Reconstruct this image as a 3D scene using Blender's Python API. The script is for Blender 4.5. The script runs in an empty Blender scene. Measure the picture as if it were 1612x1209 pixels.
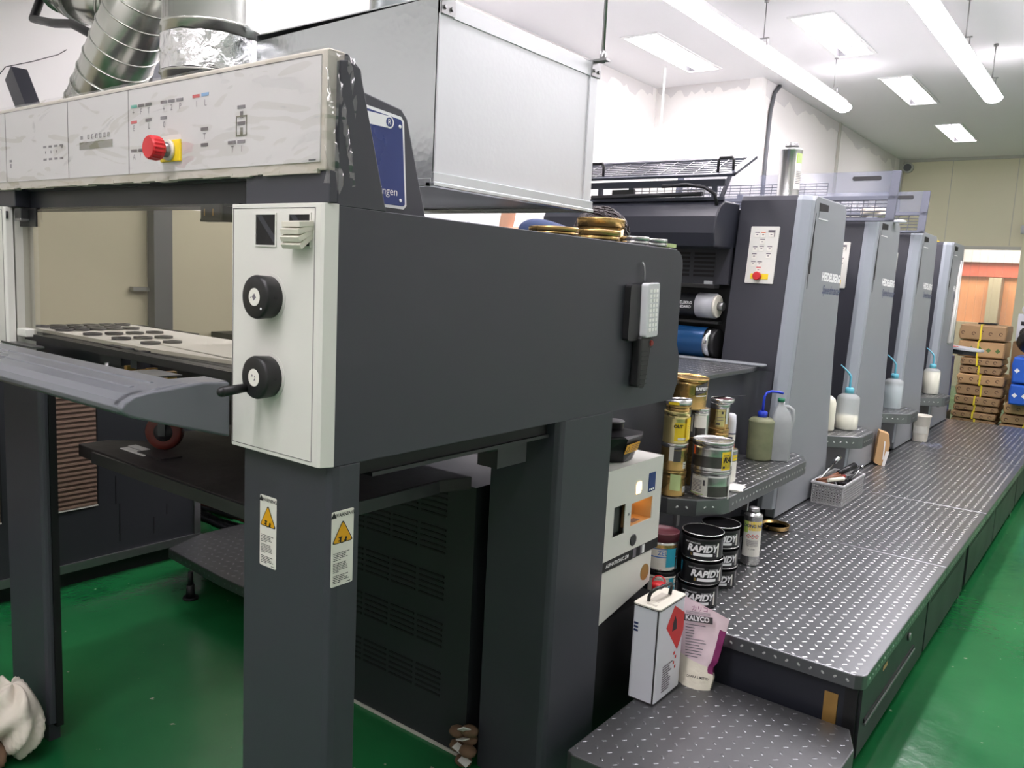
import bpy, bmesh, math, random
from mathutils import Vector, Matrix
random.seed(7)
R = math.radians
COL = bpy.context.scene.collection
OFF = {}

# ------------------------------------------------------------------ materials
def lin(c):
    return tuple(((v/255.0)/12.92 if v/255.0 <= 0.04045 else ((v/255.0+0.055)/1.055)**2.4) for v in c) + (1.0,)

def mat(name, rgb, rough=0.5, metal=0.0, var=0.08, vscale=6.0, bump=0.0, bscale=60.0, coat=0.0, spec=0.5,
        emit=None, estr=0.0, trans=0.0, alpha=1.0, ior=1.45, rvar=0.08):
    m = bpy.data.materials.new(name); m.use_nodes = True
    nt = m.node_tree; n = nt.nodes; l = nt.links
    b = n['Principled BSDF']
    base = lin(rgb)
    tc = n.new('ShaderNodeTexCoord')
    nz = n.new('ShaderNodeTexNoise'); nz.inputs['Scale'].default_value = vscale; nz.inputs['Detail'].default_value = 5
    l.new(tc.outputs['Object'], nz.inputs['Vector'])
    if var > 0:
        mx = n.new('ShaderNodeMix'); mx.data_type = 'RGBA'
        mx.inputs['A'].default_value = tuple(c*(1-var) for c in base[:3]) + (1,)
        mx.inputs['B'].default_value = tuple(min(1, c*(1+var)) for c in base[:3]) + (1,)
        l.new(nz.outputs['Fac'], mx.inputs['Factor']); l.new(mx.outputs['Result'], b.inputs['Base Color'])
    else:
        b.inputs['Base Color'].default_value = base
    if rvar > 0:
        mr = n.new('ShaderNodeMapRange')
        mr.inputs['To Min'].default_value = max(0.02, rough-rvar); mr.inputs['To Max'].default_value = min(1, rough+rvar)
        l.new(nz.outputs['Fac'], mr.inputs['Value']); l.new(mr.outputs['Result'], b.inputs['Roughness'])
    else:
        b.inputs['Roughness'].default_value = rough
    b.inputs['Metallic'].default_value = metal
    b.inputs['IOR'].default_value = ior
    b.inputs['Specular IOR Level'].default_value = spec
    b.inputs['Transmission Weight'].default_value = trans
    b.inputs['Alpha'].default_value = alpha
    b.inputs['Coat Weight'].default_value = coat
    if emit is not None:
        b.inputs['Emission Color'].default_value = lin(emit); b.inputs['Emission Strength'].default_value = estr
    if bump > 0:
        nb = n.new('ShaderNodeTexNoise'); nb.inputs['Scale'].default_value = bscale; nb.inputs['Detail'].default_value = 4
        l.new(tc.outputs['Object'], nb.inputs['Vector'])
        bp = n.new('ShaderNodeBump'); bp.inputs['Strength'].default_value = bump; bp.inputs['Distance'].default_value = 0.01
        l.new(nb.outputs['Fac'], bp.inputs['Height']); l.new(bp.outputs['Normal'], b.inputs['Normal'])
    return m

def galv(name, rgb, rough=0.33, scale=70, metal=0.85, bump=0.12):
    m = mat(name, rgb, rough, metal, var=0.05, vscale=3, rvar=0.06)
    nt = m.node_tree; n = nt.nodes; l = nt.links; b = n['Principled BSDF']
    tc = n.new('ShaderNodeTexCoord'); v = n.new('ShaderNodeTexVoronoi'); v.inputs['Scale'].default_value = scale
    l.new(tc.outputs['Object'], v.inputs['Vector'])
    bp = n.new('ShaderNodeBump'); bp.inputs['Strength'].default_value = bump; bp.inputs['Distance'].default_value = 0.004
    nz = n.new('ShaderNodeTexNoise'); nz.inputs['Scale'].default_value = 9; l.new(tc.outputs['Object'], nz.inputs['Vector'])
    ad = n.new('ShaderNodeMath'); ad.operation = 'ADD'
    l.new(v.outputs['Distance'], ad.inputs[0]); l.new(nz.outputs['Fac'], ad.inputs[1])
    l.new(ad.outputs[0], bp.inputs['Height']); l.new(bp.outputs['Normal'], b.inputs['Normal'])
    return m

M = {}
def dm(k, *a, **kw): M[k] = mat(k, *a, **kw)
dm('press_grey', (60,61,68), 0.42, 0.0, var=0.06, vscale=2.5, bump=0.02, bscale=300, coat=0.0)
dm('press_dark', (52,53,60), 0.4, 0.0, var=0.06, vscale=2.5, bump=0.02, bscale=300)
dm('press_navy', (40,42,50), 0.38, 0.0, var=0.08, vscale=3)
dm('press_base', (40,42,45), 0.42, 0.0, var=0.1, vscale=3)
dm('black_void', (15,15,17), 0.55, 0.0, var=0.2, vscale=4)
dm('black_plastic', (30,30,31), 0.38, 0.0, var=0.1, vscale=20)
dm('cover_grey', (138,142,146), 0.4, 0.0, var=0.04, vscale=2.5)
dm('cover_highlight', (148,154,161), 0.35, 0.0, var=0.04, vscale=2.5)
dm('lip_grey', (104,107,113), 0.3, 0.0, var=0.05, vscale=2.5)
dm('panel_cream', (214,214,206), 0.42, 0.0, var=0.04, vscale=3, bump=0.02, bscale=200)
dm('console_white', (214,212,212), 0.3, 0.0, var=0.03, vscale=3)
dm('console_trim', (196,190,178), 0.5, 0.0, var=0.1, vscale=14)
dm('line_dark', (70,68,70), 0.5, 0.0, var=0)
dm('icon_grey', (110,104,112), 0.5, 0.0, var=0)
dm('icon_red', (214,70,72), 0.4, 0.0, var=0)
dm('icon_blue', (120,176,226), 0.4, 0.0, var=0)
dm('icon_green', (70,178,160), 0.4, 0.0, var=0)
dm('lcd', (120,118,104), 0.25, 0.0, var=0.05)
dm('red_knob', (196,38,44), 0.35, 0.0, var=0.06)
dm('yellow', (236,206,40), 0.45, 0.0, var=0.04)
dm('warn_yellow', (224,164,20), 0.45, 0.0, var=0.04)
dm('label_white', (226,224,214), 0.5, 0.0, var=0.03)
dm('ink_black', (20,20,22), 0.45, 0.0, var=0)
dm('paper_white', (232,230,224), 0.6, 0.0, var=0.03)
dm('paper_grey', (214,214,208), 0.6, 0.0, var=0.03)
dm('sign_blue', (38,56,120), 0.3, 0.0, var=0.04)
dm('navy_ink', (36,50,92), 0.4, 0.0, var=0)
dm('emblem_white', (240,240,240), 0.4, 0.0, var=0)
dm('gold_tin', (188,156,98), 0.27, 0.9, var=0.05, vscale=10)
dm('pale_gold', (214,200,140), 0.3, 0.85, var=0.05, vscale=10)
dm('silver_tin', (205,205,203), 0.25, 0.92, var=0.05, vscale=10)
dm('dark_tin', (92,90,88), 0.35, 0.8, var=0.25, vscale=30)
dm('chrome', (215,216,218), 0.14, 1.0, var=0.02)
dm('steel', (150,150,150), 0.35, 0.9, var=0.1, vscale=20)
dm('dark_steel', (70,70,72), 0.4, 0.7, var=0.15, vscale=12)
dm('tin_black', (24,24,26), 0.3, 0.0, var=0.1, vscale=8)
dm('white_paint', (218,220,226), 0.3, 0.0, var=0.03, vscale=8)
dm('cream_paint', (222,218,204), 0.35, 0.0, var=0.06, vscale=20)
dm('hazard_red', (206,44,40), 0.4, 0.0, var=0.05)
dm('cap_red', (200,36,40), 0.35, 0.0, var=0.05)
dm('teal', (38,160,186), 0.4, 0.0, var=0.04)
dm('label_blue', (70,120,190), 0.4, 0.0, var=0.04)
dm('maroon', (92,44,52), 0.35, 0.1, var=0.1)
dm('light_green', (168,200,90), 0.4, 0.0, var=0.04)
dm('pale_green', (196,214,150), 0.4, 0.0, var=0.04)
dm('orange', (216,96,40), 0.45, 0.0, var=0.05)
dm('brass', (176,138,78), 0.4, 0.5, var=0.15, vscale=30)
dm('pale_pink', (226,206,212), 0.35, 0.0, var=0.06, vscale=14)
dm('magenta_ink', (128,40,96), 0.4, 0.0, var=0.1)
dm('salt_white', (228,222,204), 0.5, 0.0, var=0.06, vscale=30, bump=0.2, bscale=60)
dm('wall_white', (233,231,227), 0.7, 0.0, var=0.03, vscale=1.5, bump=0.03, bscale=8)
dm('wall_patch', (214,212,210), 0.8, 0.0, var=0.05, vscale=3)
dm('wall_cream', (220,216,188), 0.55, 0.0, var=0.03, vscale=1.2)
dm('wall_beige', (184,179,156), 0.6, 0.0, var=0.03, vscale=1.2)
dm('ceiling_white', (238,237,239), 0.65, 0.0, var=0.015, vscale=1.5)
dm('trim_grey', (188,188,178), 0.5, 0.0, var=0.03)
dm('fixture_white', (232,232,232), 0.4, 0.0, var=0.02)
dm('reflector', (96,96,98), 0.4, 0.0, var=0.02)
dm('hose_black', (26,27,30), 0.4, 0.0, var=0.1)
dm('conduit_grey', (92,94,98), 0.45, 0.2, var=0.05)
dm('curtain', (206,198,188), 0.15, 0.0, var=0.02, alpha=0.36, rvar=0.02)
dm('warm_wall', (235,168,120), 0.6, 0.0, var=0.05)
dm('red_band', (206,104,84), 0.6, 0.0, var=0.05)
dm('kraft', (168,136,98), 0.62, 0.0, var=0.12, vscale=9, bump=0.35, bscale=14)
dm('kraft_light', (196,158,112), 0.6, 0.0, var=0.12, vscale=9, bump=0.35, bscale=14)
dm('kraft_print', (90,66,48), 0.6, 0.0, var=0)
dm('kraft_green', (96,124,66), 0.6, 0.0, var=0)
dm('strap_yellow', (236,214,60), 0.4, 0.0, var=0.03)
dm('pallet_green', (36,112,64), 0.5, 0.0, var=0.1)
dm('bundle_blue', (44,96,196), 0.3, 0.0, var=0.12, vscale=10, bump=0.4, bscale=18)
dm('press_blue', (52,72,128), 0.4, 0.0, var=0.05)
dm('cloth_white', (222,214,200), 0.8, 0.0, var=0.06, vscale=12, bump=0.25, bscale=30)
dm('cloth_brown', (110,86,66), 0.8, 0.0, var=0.15, vscale=12)
dm('skin', (222,170,140), 0.5, 0.0, var=0.05)
dm('hair', (40,30,30), 0.42, 0.0, var=0.3, vscale=50, bump=0.5, bscale=120)
dm('shirt_blue', (52,68,104), 0.8, 0.0, var=0.12, vscale=20, bump=0.3, bscale=25)
dm('trousers', (44,48,60), 0.8, 0.0, var=0.12, vscale=20)
dm('basket_grey', (186,186,186), 0.45, 0.0, var=0.04)
dm('tool_wood', (120,76,52), 0.5, 0.0, var=0.15, vscale=20)
dm('tool_red', (140,44,38), 0.45, 0.0, var=0.1)
dm('hdpe', (222,226,224), 0.3, 0.0, var=0.02, alpha=0.32, rvar=0.03)
dm('hdpe_dirty', (150,154,120), 0.4, 0.0, var=0.3, vscale=18, alpha=0.72, rvar=0.03)
dm('hdpe_grey', (176,180,180), 0.35, 0.0, var=0.2, vscale=14, alpha=0.78, rvar=0.03)
dm('milk', (236,234,214), 0.5, 0.0, var=0.02)
dm('clear_liquid', (196,212,216), 0.2, 0.0, var=0.02, alpha=0.5)
dm('olive_liquid', (128,130,88), 0.4, 0.0, var=0.2, vscale=20)
dm('cyan_cap', (104,186,206), 0.35, 0.0, var=0.03)
dm('blue_cap', (40,66,196), 0.35, 0.0, var=0.03)
dm('green_cap', (30,110,80), 0.4, 0.0, var=0.03)
dm('roller_black', (32,33,36), 0.3, 0.0, var=0.1)
dm('roller_grey', (172,174,178), 0.4, 0.0, var=0.05)
dm('roller_blue', (24,70,116), 0.22, 0.2, var=0.2, vscale=5)
dm('guard_blue', (84,88,100), 0.4, 0.0, var=0.04)
dm('guard_dark', (58,62,72), 0.4, 0.0, var=0.05)
dm('guard_clear', (126,132,152), 0.12, 0.0, var=0.02, alpha=0.28, rvar=0.02)
dm('cabinet_white', (206,208,214), 0.45, 0.0, var=0.02)
dm('board_dark', (40,37,37), 0.5, 0.0, var=0.25, vscale=5, bump=0.15, bscale=20)
dm('lid_black', (14,14,15), 0.95, 0.0, var=0.1, vscale=8, spec=0.02)
dm('filter_brown', (84,68,58), 0.8, 0.0, var=0.3, vscale=40)
dm('filter_rib', (120,98,84), 0.6, 0.0, var=0.2, vscale=40)
dm('wheel_red', (92,36,28), 0.4, 0.0, var=0.15, vscale=14)
dm('led_body', (210,212,214), 0.1, 0.0, var=0.02)
dm('led_chip', (248,248,244), 0.2, 0.0, var=0)
dm('lamp_glow', (255,255,255), 0.4, 0.0, var=0, emit=(255,247,254), estr=17.0)
dm('panel_glow', (255,255,255), 0.4, 0.0, var=0, emit=(255,247,254), estr=13.0)
dm('small_glow', (255,220,170), 0.4, 0.0, var=0, emit=(255,196,120), estr=4.0)
dm('warm_inside', (196,160,110), 0.5, 0.0, var=0.04)
M['galv'] = galv('galv', (206,210,212), 0.25, 45, bump=0.10)
M['galv_light'] = galv('galv_light', (203,205,207), 0.5, 60, metal=0.55, bump=0.05)
M['duct'] = galv('duct', (196,197,190), 0.26, 40, metal=0.95, bump=0.05)
M['plate'] = galv('plate', (118,120,122), 0.3, 30, metal=0.8, bump=0.06)
M['plate_highlight'] = mat('plate_highlight', (222,222,222), 0.28, 0.85, var=0.03)  # paler copy of the plate metal, tread highlights put into its colour
M['plate_dim'] = galv('plate_dim', (98,99,100), 0.38, 30, metal=0.75, bump=0.06)

def foil_mat():
    m = mat('foil', (235,235,236), 0.12, 1.0, var=0.02)
    nt = m.node_tree; n = nt.nodes; l = nt.links; b = n['Principled BSDF']
    tc = n.new('ShaderNodeTexCoord'); nz = n.new('ShaderNodeTexNoise'); nz.inputs['Scale'].default_value = 14
    nz.inputs['Detail'].default_value = 6; nz.inputs['Distortion'].default_value = 1.2
    l.new(tc.outputs['Object'], nz.inputs['Vector'])
    bp = n.new('ShaderNodeBump'); bp.inputs['Strength'].default_value = 0.7; bp.inputs['Distance'].default_value = 0.02
    l.new(nz.outputs['Fac'], bp.inputs['Height']); l.new(bp.outputs['Normal'], b.inputs['Normal'])
    return m
M['foil'] = foil_mat()

def clear_mat(name, tint, rough, base_r, wavy=False):
    m = bpy.data.materials.new(name); m.use_nodes = True
    nt = m.node_tree; n = nt.nodes; l = nt.links; n.clear()
    o = n.new('ShaderNodeOutputMaterial'); mx = n.new('ShaderNodeMixShader')
    t = n.new('ShaderNodeBsdfTransparent'); g = n.new('ShaderNodeBsdfGlossy'); g.inputs['Roughness'].default_value = rough
    t.inputs['Color'].default_value = tint
    lw = n.new('ShaderNodeLayerWeight'); lw.inputs['Blend'].default_value = 0.5
    pw = n.new('ShaderNodeMath'); pw.operation = 'POWER'; pw.inputs[1].default_value = 4.0
    mr = n.new('ShaderNodeMapRange'); mr.inputs['To Min'].default_value = base_r; mr.inputs['To Max'].default_value = 0.9
    if wavy:
        tc = n.new('ShaderNodeTexCoord'); mp = n.new('ShaderNodeMapping'); mp.inputs['Scale'].default_value = (1.5, 1, 4.5)
        mp.inputs['Rotation'].default_value = (0, 0.3, 0)
        nz = n.new('ShaderNodeTexNoise'); nz.inputs['Scale'].default_value = 2.0; nz.inputs['Detail'].default_value = 2; nz.inputs['Distortion'].default_value = 0.8
        l.new(tc.outputs['Object'], mp.inputs['Vector']); l.new(mp.outputs['Vector'], nz.inputs['Vector'])
        bp = n.new('ShaderNodeBump'); bp.inputs['Strength'].default_value = 0.8; bp.inputs['Distance'].default_value = 0.05
        l.new(nz.outputs['Fac'], bp.inputs['Height']); l.new(bp.outputs['Normal'], g.inputs['Normal'])
    l.new(lw.outputs['Facing'], pw.inputs[0]); l.new(pw.outputs[0], mr.inputs['Value']); l.new(mr.outputs['Result'], mx.inputs[0])
    l.new(t.outputs[0], mx.inputs[1]); l.new(g.outputs[0], mx.inputs[2]); l.new(mx.outputs[0], o.inputs['Surface'])
    return m
M['film'] = clear_mat('plastic_film', (0.97,0.97,0.96,1), 0.10, 0.16, True)
M['glass'] = clear_mat('guard_glass', (0.70,0.69,0.62,1), 0.03, 0.06)

def floor_mat():
    m = mat('floor_green', (22,120,62), 0.16, 0.0, var=0.0, rvar=0)
    nt = m.node_tree; n = nt.nodes; l = nt.links; b = n['Principled BSDF']
    tc = n.new('ShaderNodeTexCoord')
    a = n.new('ShaderNodeTexNoise'); a.inputs['Scale'].default_value = 0.9; a.inputs['Detail'].default_value = 6
    l.new(tc.outputs['Object'], a.inputs['Vector'])
    cr = n.new('ShaderNodeValToRGB'); cr.color_ramp.elements[0].color = lin((20,92,50)); cr.color_ramp.elements[1].color = lin((42,122,68))
    cr.color_ramp.elements[0].position = 0.3; cr.color_ramp.elements[1].position = 0.75
    l.new(a.outputs['Fac'], cr.inputs['Fac'])
    s = n.new('ShaderNodeTexNoise'); s.inputs['Scale'].default_value = 22; s.inputs['Detail'].default_value = 3
    l.new(tc.outputs['Object'], s.inputs['Vector'])
    r2 = n.new('ShaderNodeValToRGB'); r2.color_ramp.elements[0].position = 0.72; r2.color_ramp.elements[1].position = 0.76
    l.new(s.outputs['Fac'], r2.inputs['Fac'])
    mx = n.new('ShaderNodeMix'); mx.data_type = 'RGBA'; mx.inputs['B'].default_value = lin((150,160,140))
    l.new(r2.outputs['Color'], mx.inputs['Factor']); l.new(cr.outputs['Color'], mx.inputs['A'])
    l.new(mx.outputs['Result'], b.inputs['Base Color'])
    mr = n.new('ShaderNodeMapRange'); mr.inputs['To Min'].default_value = 0.08; mr.inputs['To Max'].default_value = 0.3
    l.new(a.outputs['Fac'], mr.inputs['Value']); l.new(mr.outputs['Result'], b.inputs['Roughness'])
    w = n.new('ShaderNodeTexNoise'); w.inputs['Scale'].default_value = 7; w.inputs['Detail'].default_value = 7
    l.new(tc.outputs['Object'], w.inputs['Vector'])
    bp = n.new('ShaderNodeBump'); bp.inputs['Strength'].default_value = 0.16; bp.inputs['Distance'].default_value = 0.02
    l.new(w.outputs['Fac'], bp.inputs['Height']); l.new(bp.outputs['Normal'], b.inputs['Normal'])
    return m
M['floor'] = floor_mat()

# ------------------------------------------------------------------ mesh builder
class B:
    def __init__(s, *mats):
        s.v = []; s.f = []; s.m = []; s.sm = []; s.mats = list(mats); s.cur = 0
    def use(s, name):
        if name not in s.mats: s.mats.append(name)
        s.cur = s.mats.index(name); return s
    def add(s, verts, faces, smooth=False, T=None):
        k = len(s.v)
        for p in verts:
            p = Vector(p)
            s.v.append(T @ p if T is not None else p)
        for f in faces:
            s.f.append(tuple(i+k for i in f)); s.m.append(s.cur); s.sm.append(smooth)
        return s
    def box(s, x0, x1, y0, y1, z0, z1, T=None):
        v = [(x0,y0,z0),(x1,y0,z0),(x1,y1,z0),(x0,y1,z0),(x0,y0,z1),(x1,y0,z1),(x1,y1,z1),(x0,y1,z1)]
        f = [(0,3,2,1),(4,5,6,7),(0,1,5,4),(1,2,6,5),(2,3,7,6),(3,0,4,7)]
        return s.add(v, f, T=T)
    def prism(s, poly, axis, a0, a1, T=None, smooth=False):
        # poly: 2-D points; axis 'x': (y,z), 'y': (x,z), 'z': (x,y)
        def P(p, a):
            return (a,p[0],p[1]) if axis=='x' else ((p[0],a,p[1]) if axis=='y' else (p[0],p[1],a))
        n = len(poly)
        v = [P(p,a0) for p in poly] + [P(p,a1) for p in poly]
        k = len(s.v)
        s.add(v, [tuple(range(n))[::-1], tuple(range(n,2*n))], T=T)
        for i in range(n):
            j = (i+1) % n
            s.f.append((k+i,k+j,k+n+j,k+n+i)); s.m.append(s.cur); s.sm.append(smooth)
        return s
    def lathe(s, prof, seg=28, T=None, smooth=True, cap=True):
        # prof list of (r,z)
        v = []; f = []
        n = len(prof)
        for r, z in prof:
            for i in range(seg):
                a = 2*math.pi*i/seg
                v.append((r*math.cos(a), r*math.sin(a), z))
        for k in range(n-1):
            for i in range(seg):
                j = (i+1) % seg
                f.append((k*seg+i, k*seg+j, (k+1)*seg+j, (k+1)*seg+i))
        s.add(v, f, smooth, T)
        if cap and prof[0][0] > 1e-3: s.add([(prof[0][0]*math.cos(2*math.pi*i/seg), prof[0][0]*math.sin(2*math.pi*i/seg), prof[0][1]) for i in range(seg)], [tuple(range(seg))[::-1]], False, T)
        if cap and prof[-1][0] > 1e-3: s.add([(prof[-1][0]*math.cos(2*math.pi*i/seg), prof[-1][0]*math.sin(2*math.pi*i/seg), prof[-1][1]) for i in range(seg)], [tuple(range(seg))], False, T)
        return s
    def cyl(s, p0, p1, r0, r1=None, seg=20):
        p0 = Vector(p0); p1 = Vector(p1); d = p1-p0
        T = Matrix.Translation(p0) @ d.to_track_quat('Z','Y').to_matrix().to_4x4()
        return s.lathe([(r0,0),(r1 if r1 is not None else r0, d.length)], seg, T)
    def tube(s, pts, r, seg=10, closed=False):
        pts = [Vector(p) for p in pts]; n = len(pts); v = []; f = []
        up = None
        for i, p in enumerate(pts):
            if closed: d = pts[(i+1) % n]-pts[i-1]
            else: d = pts[min(i+1,n-1)]-pts[max(i-1,0)]
            d.normalize()
            if up is None:
                up = Vector((0,0,1)) if abs(d.z) < .9 else Vector((1,0,0))
            a = d.cross(up).normalized(); up = a.cross(d).normalized()
            rr = r[i] if isinstance(r, (list,tuple)) else r
            for k in range(seg):
                t = 2*math.pi*k/seg
                v.append(p + a*math.cos(t)*rr + up*math.sin(t)*rr)
        m = n if closed else n-1
        for i in range(m):
            for k in range(seg):
                k2 = (k+1) % seg; i2 = (i+1) % n
                f.append((i*seg+k, i*seg+k2, i2*seg+k2, i2*seg+k))
        if not closed:
            f.append(tuple(range(seg))[::-1]); f.append(tuple(range((n-1)*seg, n*seg)))
        return s.add(v, f, True)
    def ball(s, c, r, sx=1, sy=1, sz=1, u=16, w=10, T=None):
        v = []; f = []
        for j in range(w+1):
            t = math.pi*j/w
            for i in range(u):
                a = 2*math.pi*i/u
                v.append((c[0]+r*sx*math.sin(t)*math.cos(a), c[1]+r*sy*math.sin(t)*math.sin(a), c[2]+r*sz*math.cos(t)))
        for j in range(w):
            for i in range(u):
                k = (i+1) % u
                f.append((j*u+i, (j+1)*u+i, (j+1)*u+k, j*u+k))
        return s.add(v, f, True, T)
    def poly(s, pts, T=None):
        return s.add(pts, [tuple(range(len(pts)))], T=T)
    def build(s, name, parent=None, bevel=0.0, seg=2, local=False):
        me = bpy.data.meshes.new(name)
        off = Vector((0,0,0))
        if parent is not None and not local:
            off = OFF.get(parent.name, Vector((0,0,0)))
        me.from_pydata([tuple(p-off) for p in s.v], [], s.f)
        for m in s.mats: me.materials.append(M[m])
        me.polygons.foreach_set('material_index', s.m)
        me.polygons.foreach_set('use_smooth', s.sm)
        bm = bmesh.new(); bm.from_mesh(me)
        bmesh.ops.remove_doubles(bm, verts=bm.verts, dist=1e-6)
        bmesh.ops.recalc_face_normals(bm, faces=bm.faces)
        bm.to_mesh(me); bm.free()
        me.validate(); me.update()
        o = bpy.data.objects.new(name, me); COL.objects.link(o)
        if parent is not None:
            o.parent = parent; OFF[o.name] = off
        if bevel > 0:
            bv = o.modifiers.new('bevel', 'BEVEL'); bv.width = bevel; bv.segments = seg; bv.limit_method = 'ANGLE'; bv.angle_limit = R(40)
            bv.harden_normals = False
        return o

def tag(o, label, cat, group=None, kind=None):
    o['label'] = label; o['category'] = cat
    if group: o['group'] = group
    if kind: o['kind'] = kind
    return o
def thing(name, label, cat, loc=(0,0,0), group=None):
    o = bpy.data.objects.new(name, None); COL.objects.link(o)
    o.empty_display_size = 0.05
    o.location = loc; OFF[o.name] = Vector(loc)
    return tag(o, label, cat, group)
def struct(o, label=None, cat=None):
    o['kind'] = 'structure'
    if label: o['label'] = label
    if cat: o['category'] = cat
    return o
def copy_tree(o, parent=None):
    c = o.copy(); COL.objects.link(c); c.parent = parent
    OFF[c.name] = OFF.get(o.name, Vector((0,0,0)))
    for ch in list(o.children): copy_tree(ch, c)
    return c

_tc = {}
def text_geo(s, size, shear=0.0, bold=0.0, align='CENTER'):
    key = (s, size, shear, bold, align)
    if key in _tc: return _tc[key]
    cu = bpy.data.curves.new('t', 'FONT'); cu.body = s; cu.size = size; cu.shear = shear; cu.offset = bold*size
    cu.align_x = align; cu.align_y = 'CENTER'; cu.resolution_u = 3
    o = bpy.data.objects.new('t', cu); COL.objects.link(o)
    dg = bpy.context.evaluated_depsgraph_get(); ev = o.evaluated_get(dg); me = ev.to_mesh()
    v = [tuple(p.co) for p in me.vertices]; f = [tuple(p.vertices) for p in me.polygons]
    ev.to_mesh_clear(); bpy.data.objects.remove(o); bpy.data.curves.remove(cu)
    _tc[key] = (v, f); return v, f
def text_on(b, s, size, T, **kw):
    # flat text in the XY plane of T
    v, f = text_geo(s, size, **kw); return b.add(v, f, T=T)
def text_wrap(b, s, size, r, ang, z, squash=1.0, **kw):
    v, f = text_geo(s, size, **kw)
    return b.add([(r*math.cos(ang+p[0]*squash/r), r*math.sin(ang+p[0]*squash/r), z+p[1]) for p in v], f)
def wrap_patch(b, r, a0, a1, z0, z1, n=10, tilt=0.0, r1=None):
    v = []; f = []
    r1 = r if r1 is None else r1
    for i in range(n+1):
        a = a0+(a1-a0)*i/n
        v += [(r*math.cos(a), r*math.sin(a), z0+tilt*i/n), (r1*math.cos(a), r1*math.sin(a), z1+tilt*i/n)]
    for i in range(n): f.append((2*i, 2*i+2, 2*i+3, 2*i+1))
    return b.add(v, f, True)
# frames for flat writing: faces looking to +X (side of press) and to -Y (front of press)
def FX(x, y, z, roll=0): return Matrix.Translation((x,y,z)) @ Matrix(((0,0,1,0),(1,0,0,0),(0,1,0,0),(0,0,0,1))) @ Matrix.Rotation(roll,4,'Z')
def FY(x, y, z, roll=0): return Matrix.Translation((x,y,z)) @ Matrix(((1,0,0,0),(0,0,-1,0),(0,1,0,0),(0,0,0,1))) @ Matrix.Rotation(roll,4,'Z')
def FZ(x, y, z, roll=0): return Matrix.Translation((x,y,z)) @ Matrix.Rotation(roll,4,'Z')

def inside(p, poly, ins=0.0):
    x, y = p; c = False; n = len(poly)
    for i in range(n):
        x1,y1 = poly[i]; x2,y2 = poly[(i+1)%n]
        if (y1>y) != (y2>y) and x < (x2-x1)*(y-y1)/(y2-y1)+x1: c = not c
    if not c: return False
    if ins > 0:
        for i in range(n):
            a = Vector(poly[i]); e = Vector(poly[(i+1)%n])-a; L = e.length
            if L < 1e-6: continue
            d = Vector((x,y))-a; t = max(0,min(1,d.dot(e)/L/L))
            if (d-e*t).length < ins: return False
    return True
def lenses(b, T, poly, pitch=0.045, L=0.036, w=0.0085, h=0.003, seed=0):
    # raised tread pattern in the XY plane of T, alternating directions
    xs = [p[0] for p in poly]; ys = [p[1] for p in poly]
    i0, i1 = int(min(xs)/pitch)-1, int(max(xs)/pitch)+1; j0, j1 = int(min(ys)/pitch)-1, int(max(ys)/pitch)+1
    base = [(-L/2,0,0),(-L/5,-w/2,0),(L/5,-w/2,0),(L/2,0,0),(L/5,w/2,0),(-L/5,w/2,0),(-L/4,0,h),(L/4,0,h)]
    fc = [(0,1,6),(1,2,7,6),(2,3,7),(3,4,7),(4,5,6,7),(5,0,6)]
    for i in range(i0,i1+1):
        for j in range(j0,j1+1):
            c = (i*pitch, j*pitch)
            if not inside(c, poly, 0.014): continue
            a = R(45) if (i+j)%2 else R(-45)
            b.add(base, fc, True, T @ Matrix.Translation((c[0],c[1],0.0002)) @ Matrix.Rotation(a,4,'Z'))
    return b
def wire_grid(b, T, w, h, nx, ny, r=0.003):
    # rectangular wire panel in the XY plane of T, 0..w by 0..h
    for i in range(nx+1):
        x = w*i/nx; b.box(x-r, x+r, 0, h, -r, r, T)
    for j in range(ny+1):
        y = h*j/ny; b.box(0, w, y-r*1.2, y+r*1.2, -r*1.2, r*1.2, T)
    return b
def rrect(x0, x1, y0, y1, r, n=4):
    p = []
    for cx, cy, a in ((x1-r,y0+r,-90),(x1-r,y1-r,0),(x0+r,y1-r,90),(x0+r,y0+r,180)):
        for k in range(n+1):
            t = R(a+90*k/n); p.append((cx+r*math.cos(t), cy+r*math.sin(t)))
    return p
# ------------------------------------------------------------------ room
CZ = 4.2
XL, XJ, YJ, YF, XR, YN = -5.15, -3.77, 9.5, 16.3, 3.2, -3.2
struct(B('floor').box(XL-.1, XR+.1, YN-.1, YF+3.6, -0.1, 0).build('floor'), 'glossy green painted floor under the printing press', 'floor')
FIX = [(-4.42,-4.06,7.4,8.9),(-2.79,-2.45,7.55,9.0),(-2.64,-2.33,10.1,11.6),(-2.62,-2.31,13.1,14.6),(-4.42,-4.06,4.5,6.0),(.9,1.25,10.1,11.6),(.9,1.25,4.5,6.0),(-2.0,-1.65,-1.5,0),(.3,.65,-1.5,0),(-3.5,-3.15,-2.6,-1.1)]
bc = B('ceiling_white')
xs_ = sorted({XL-.1, XR+.1} | {v for f_ in FIX for v in f_[:2]}); ys_ = sorted({YN-.1, YF+3.6} | {v for f_ in FIX for v in f_[2:]})
for i in range(len(xs_)-1):
    for j in range(len(ys_)-1):
        mx_, my_ = (xs_[i]+xs_[i+1])/2, (ys_[j]+ys_[j+1])/2
        if not any(a<mx_<b_ and c<my_<d for a,b_,c,d in FIX): bc.add([(xs_[i],ys_[j],CZ),(xs_[i+1],ys_[j],CZ),(xs_[i+1],ys_[j+1],CZ),(xs_[i],ys_[j+1],CZ)],[(0,1,2,3)])
bc.box(XL-.1, XR+.1, YN-.1, YF+3.6, CZ+.14, CZ+.2)
struct(bc.build('ceiling'), 'pale grey flat ceiling over the press hall', 'ceiling')
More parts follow.
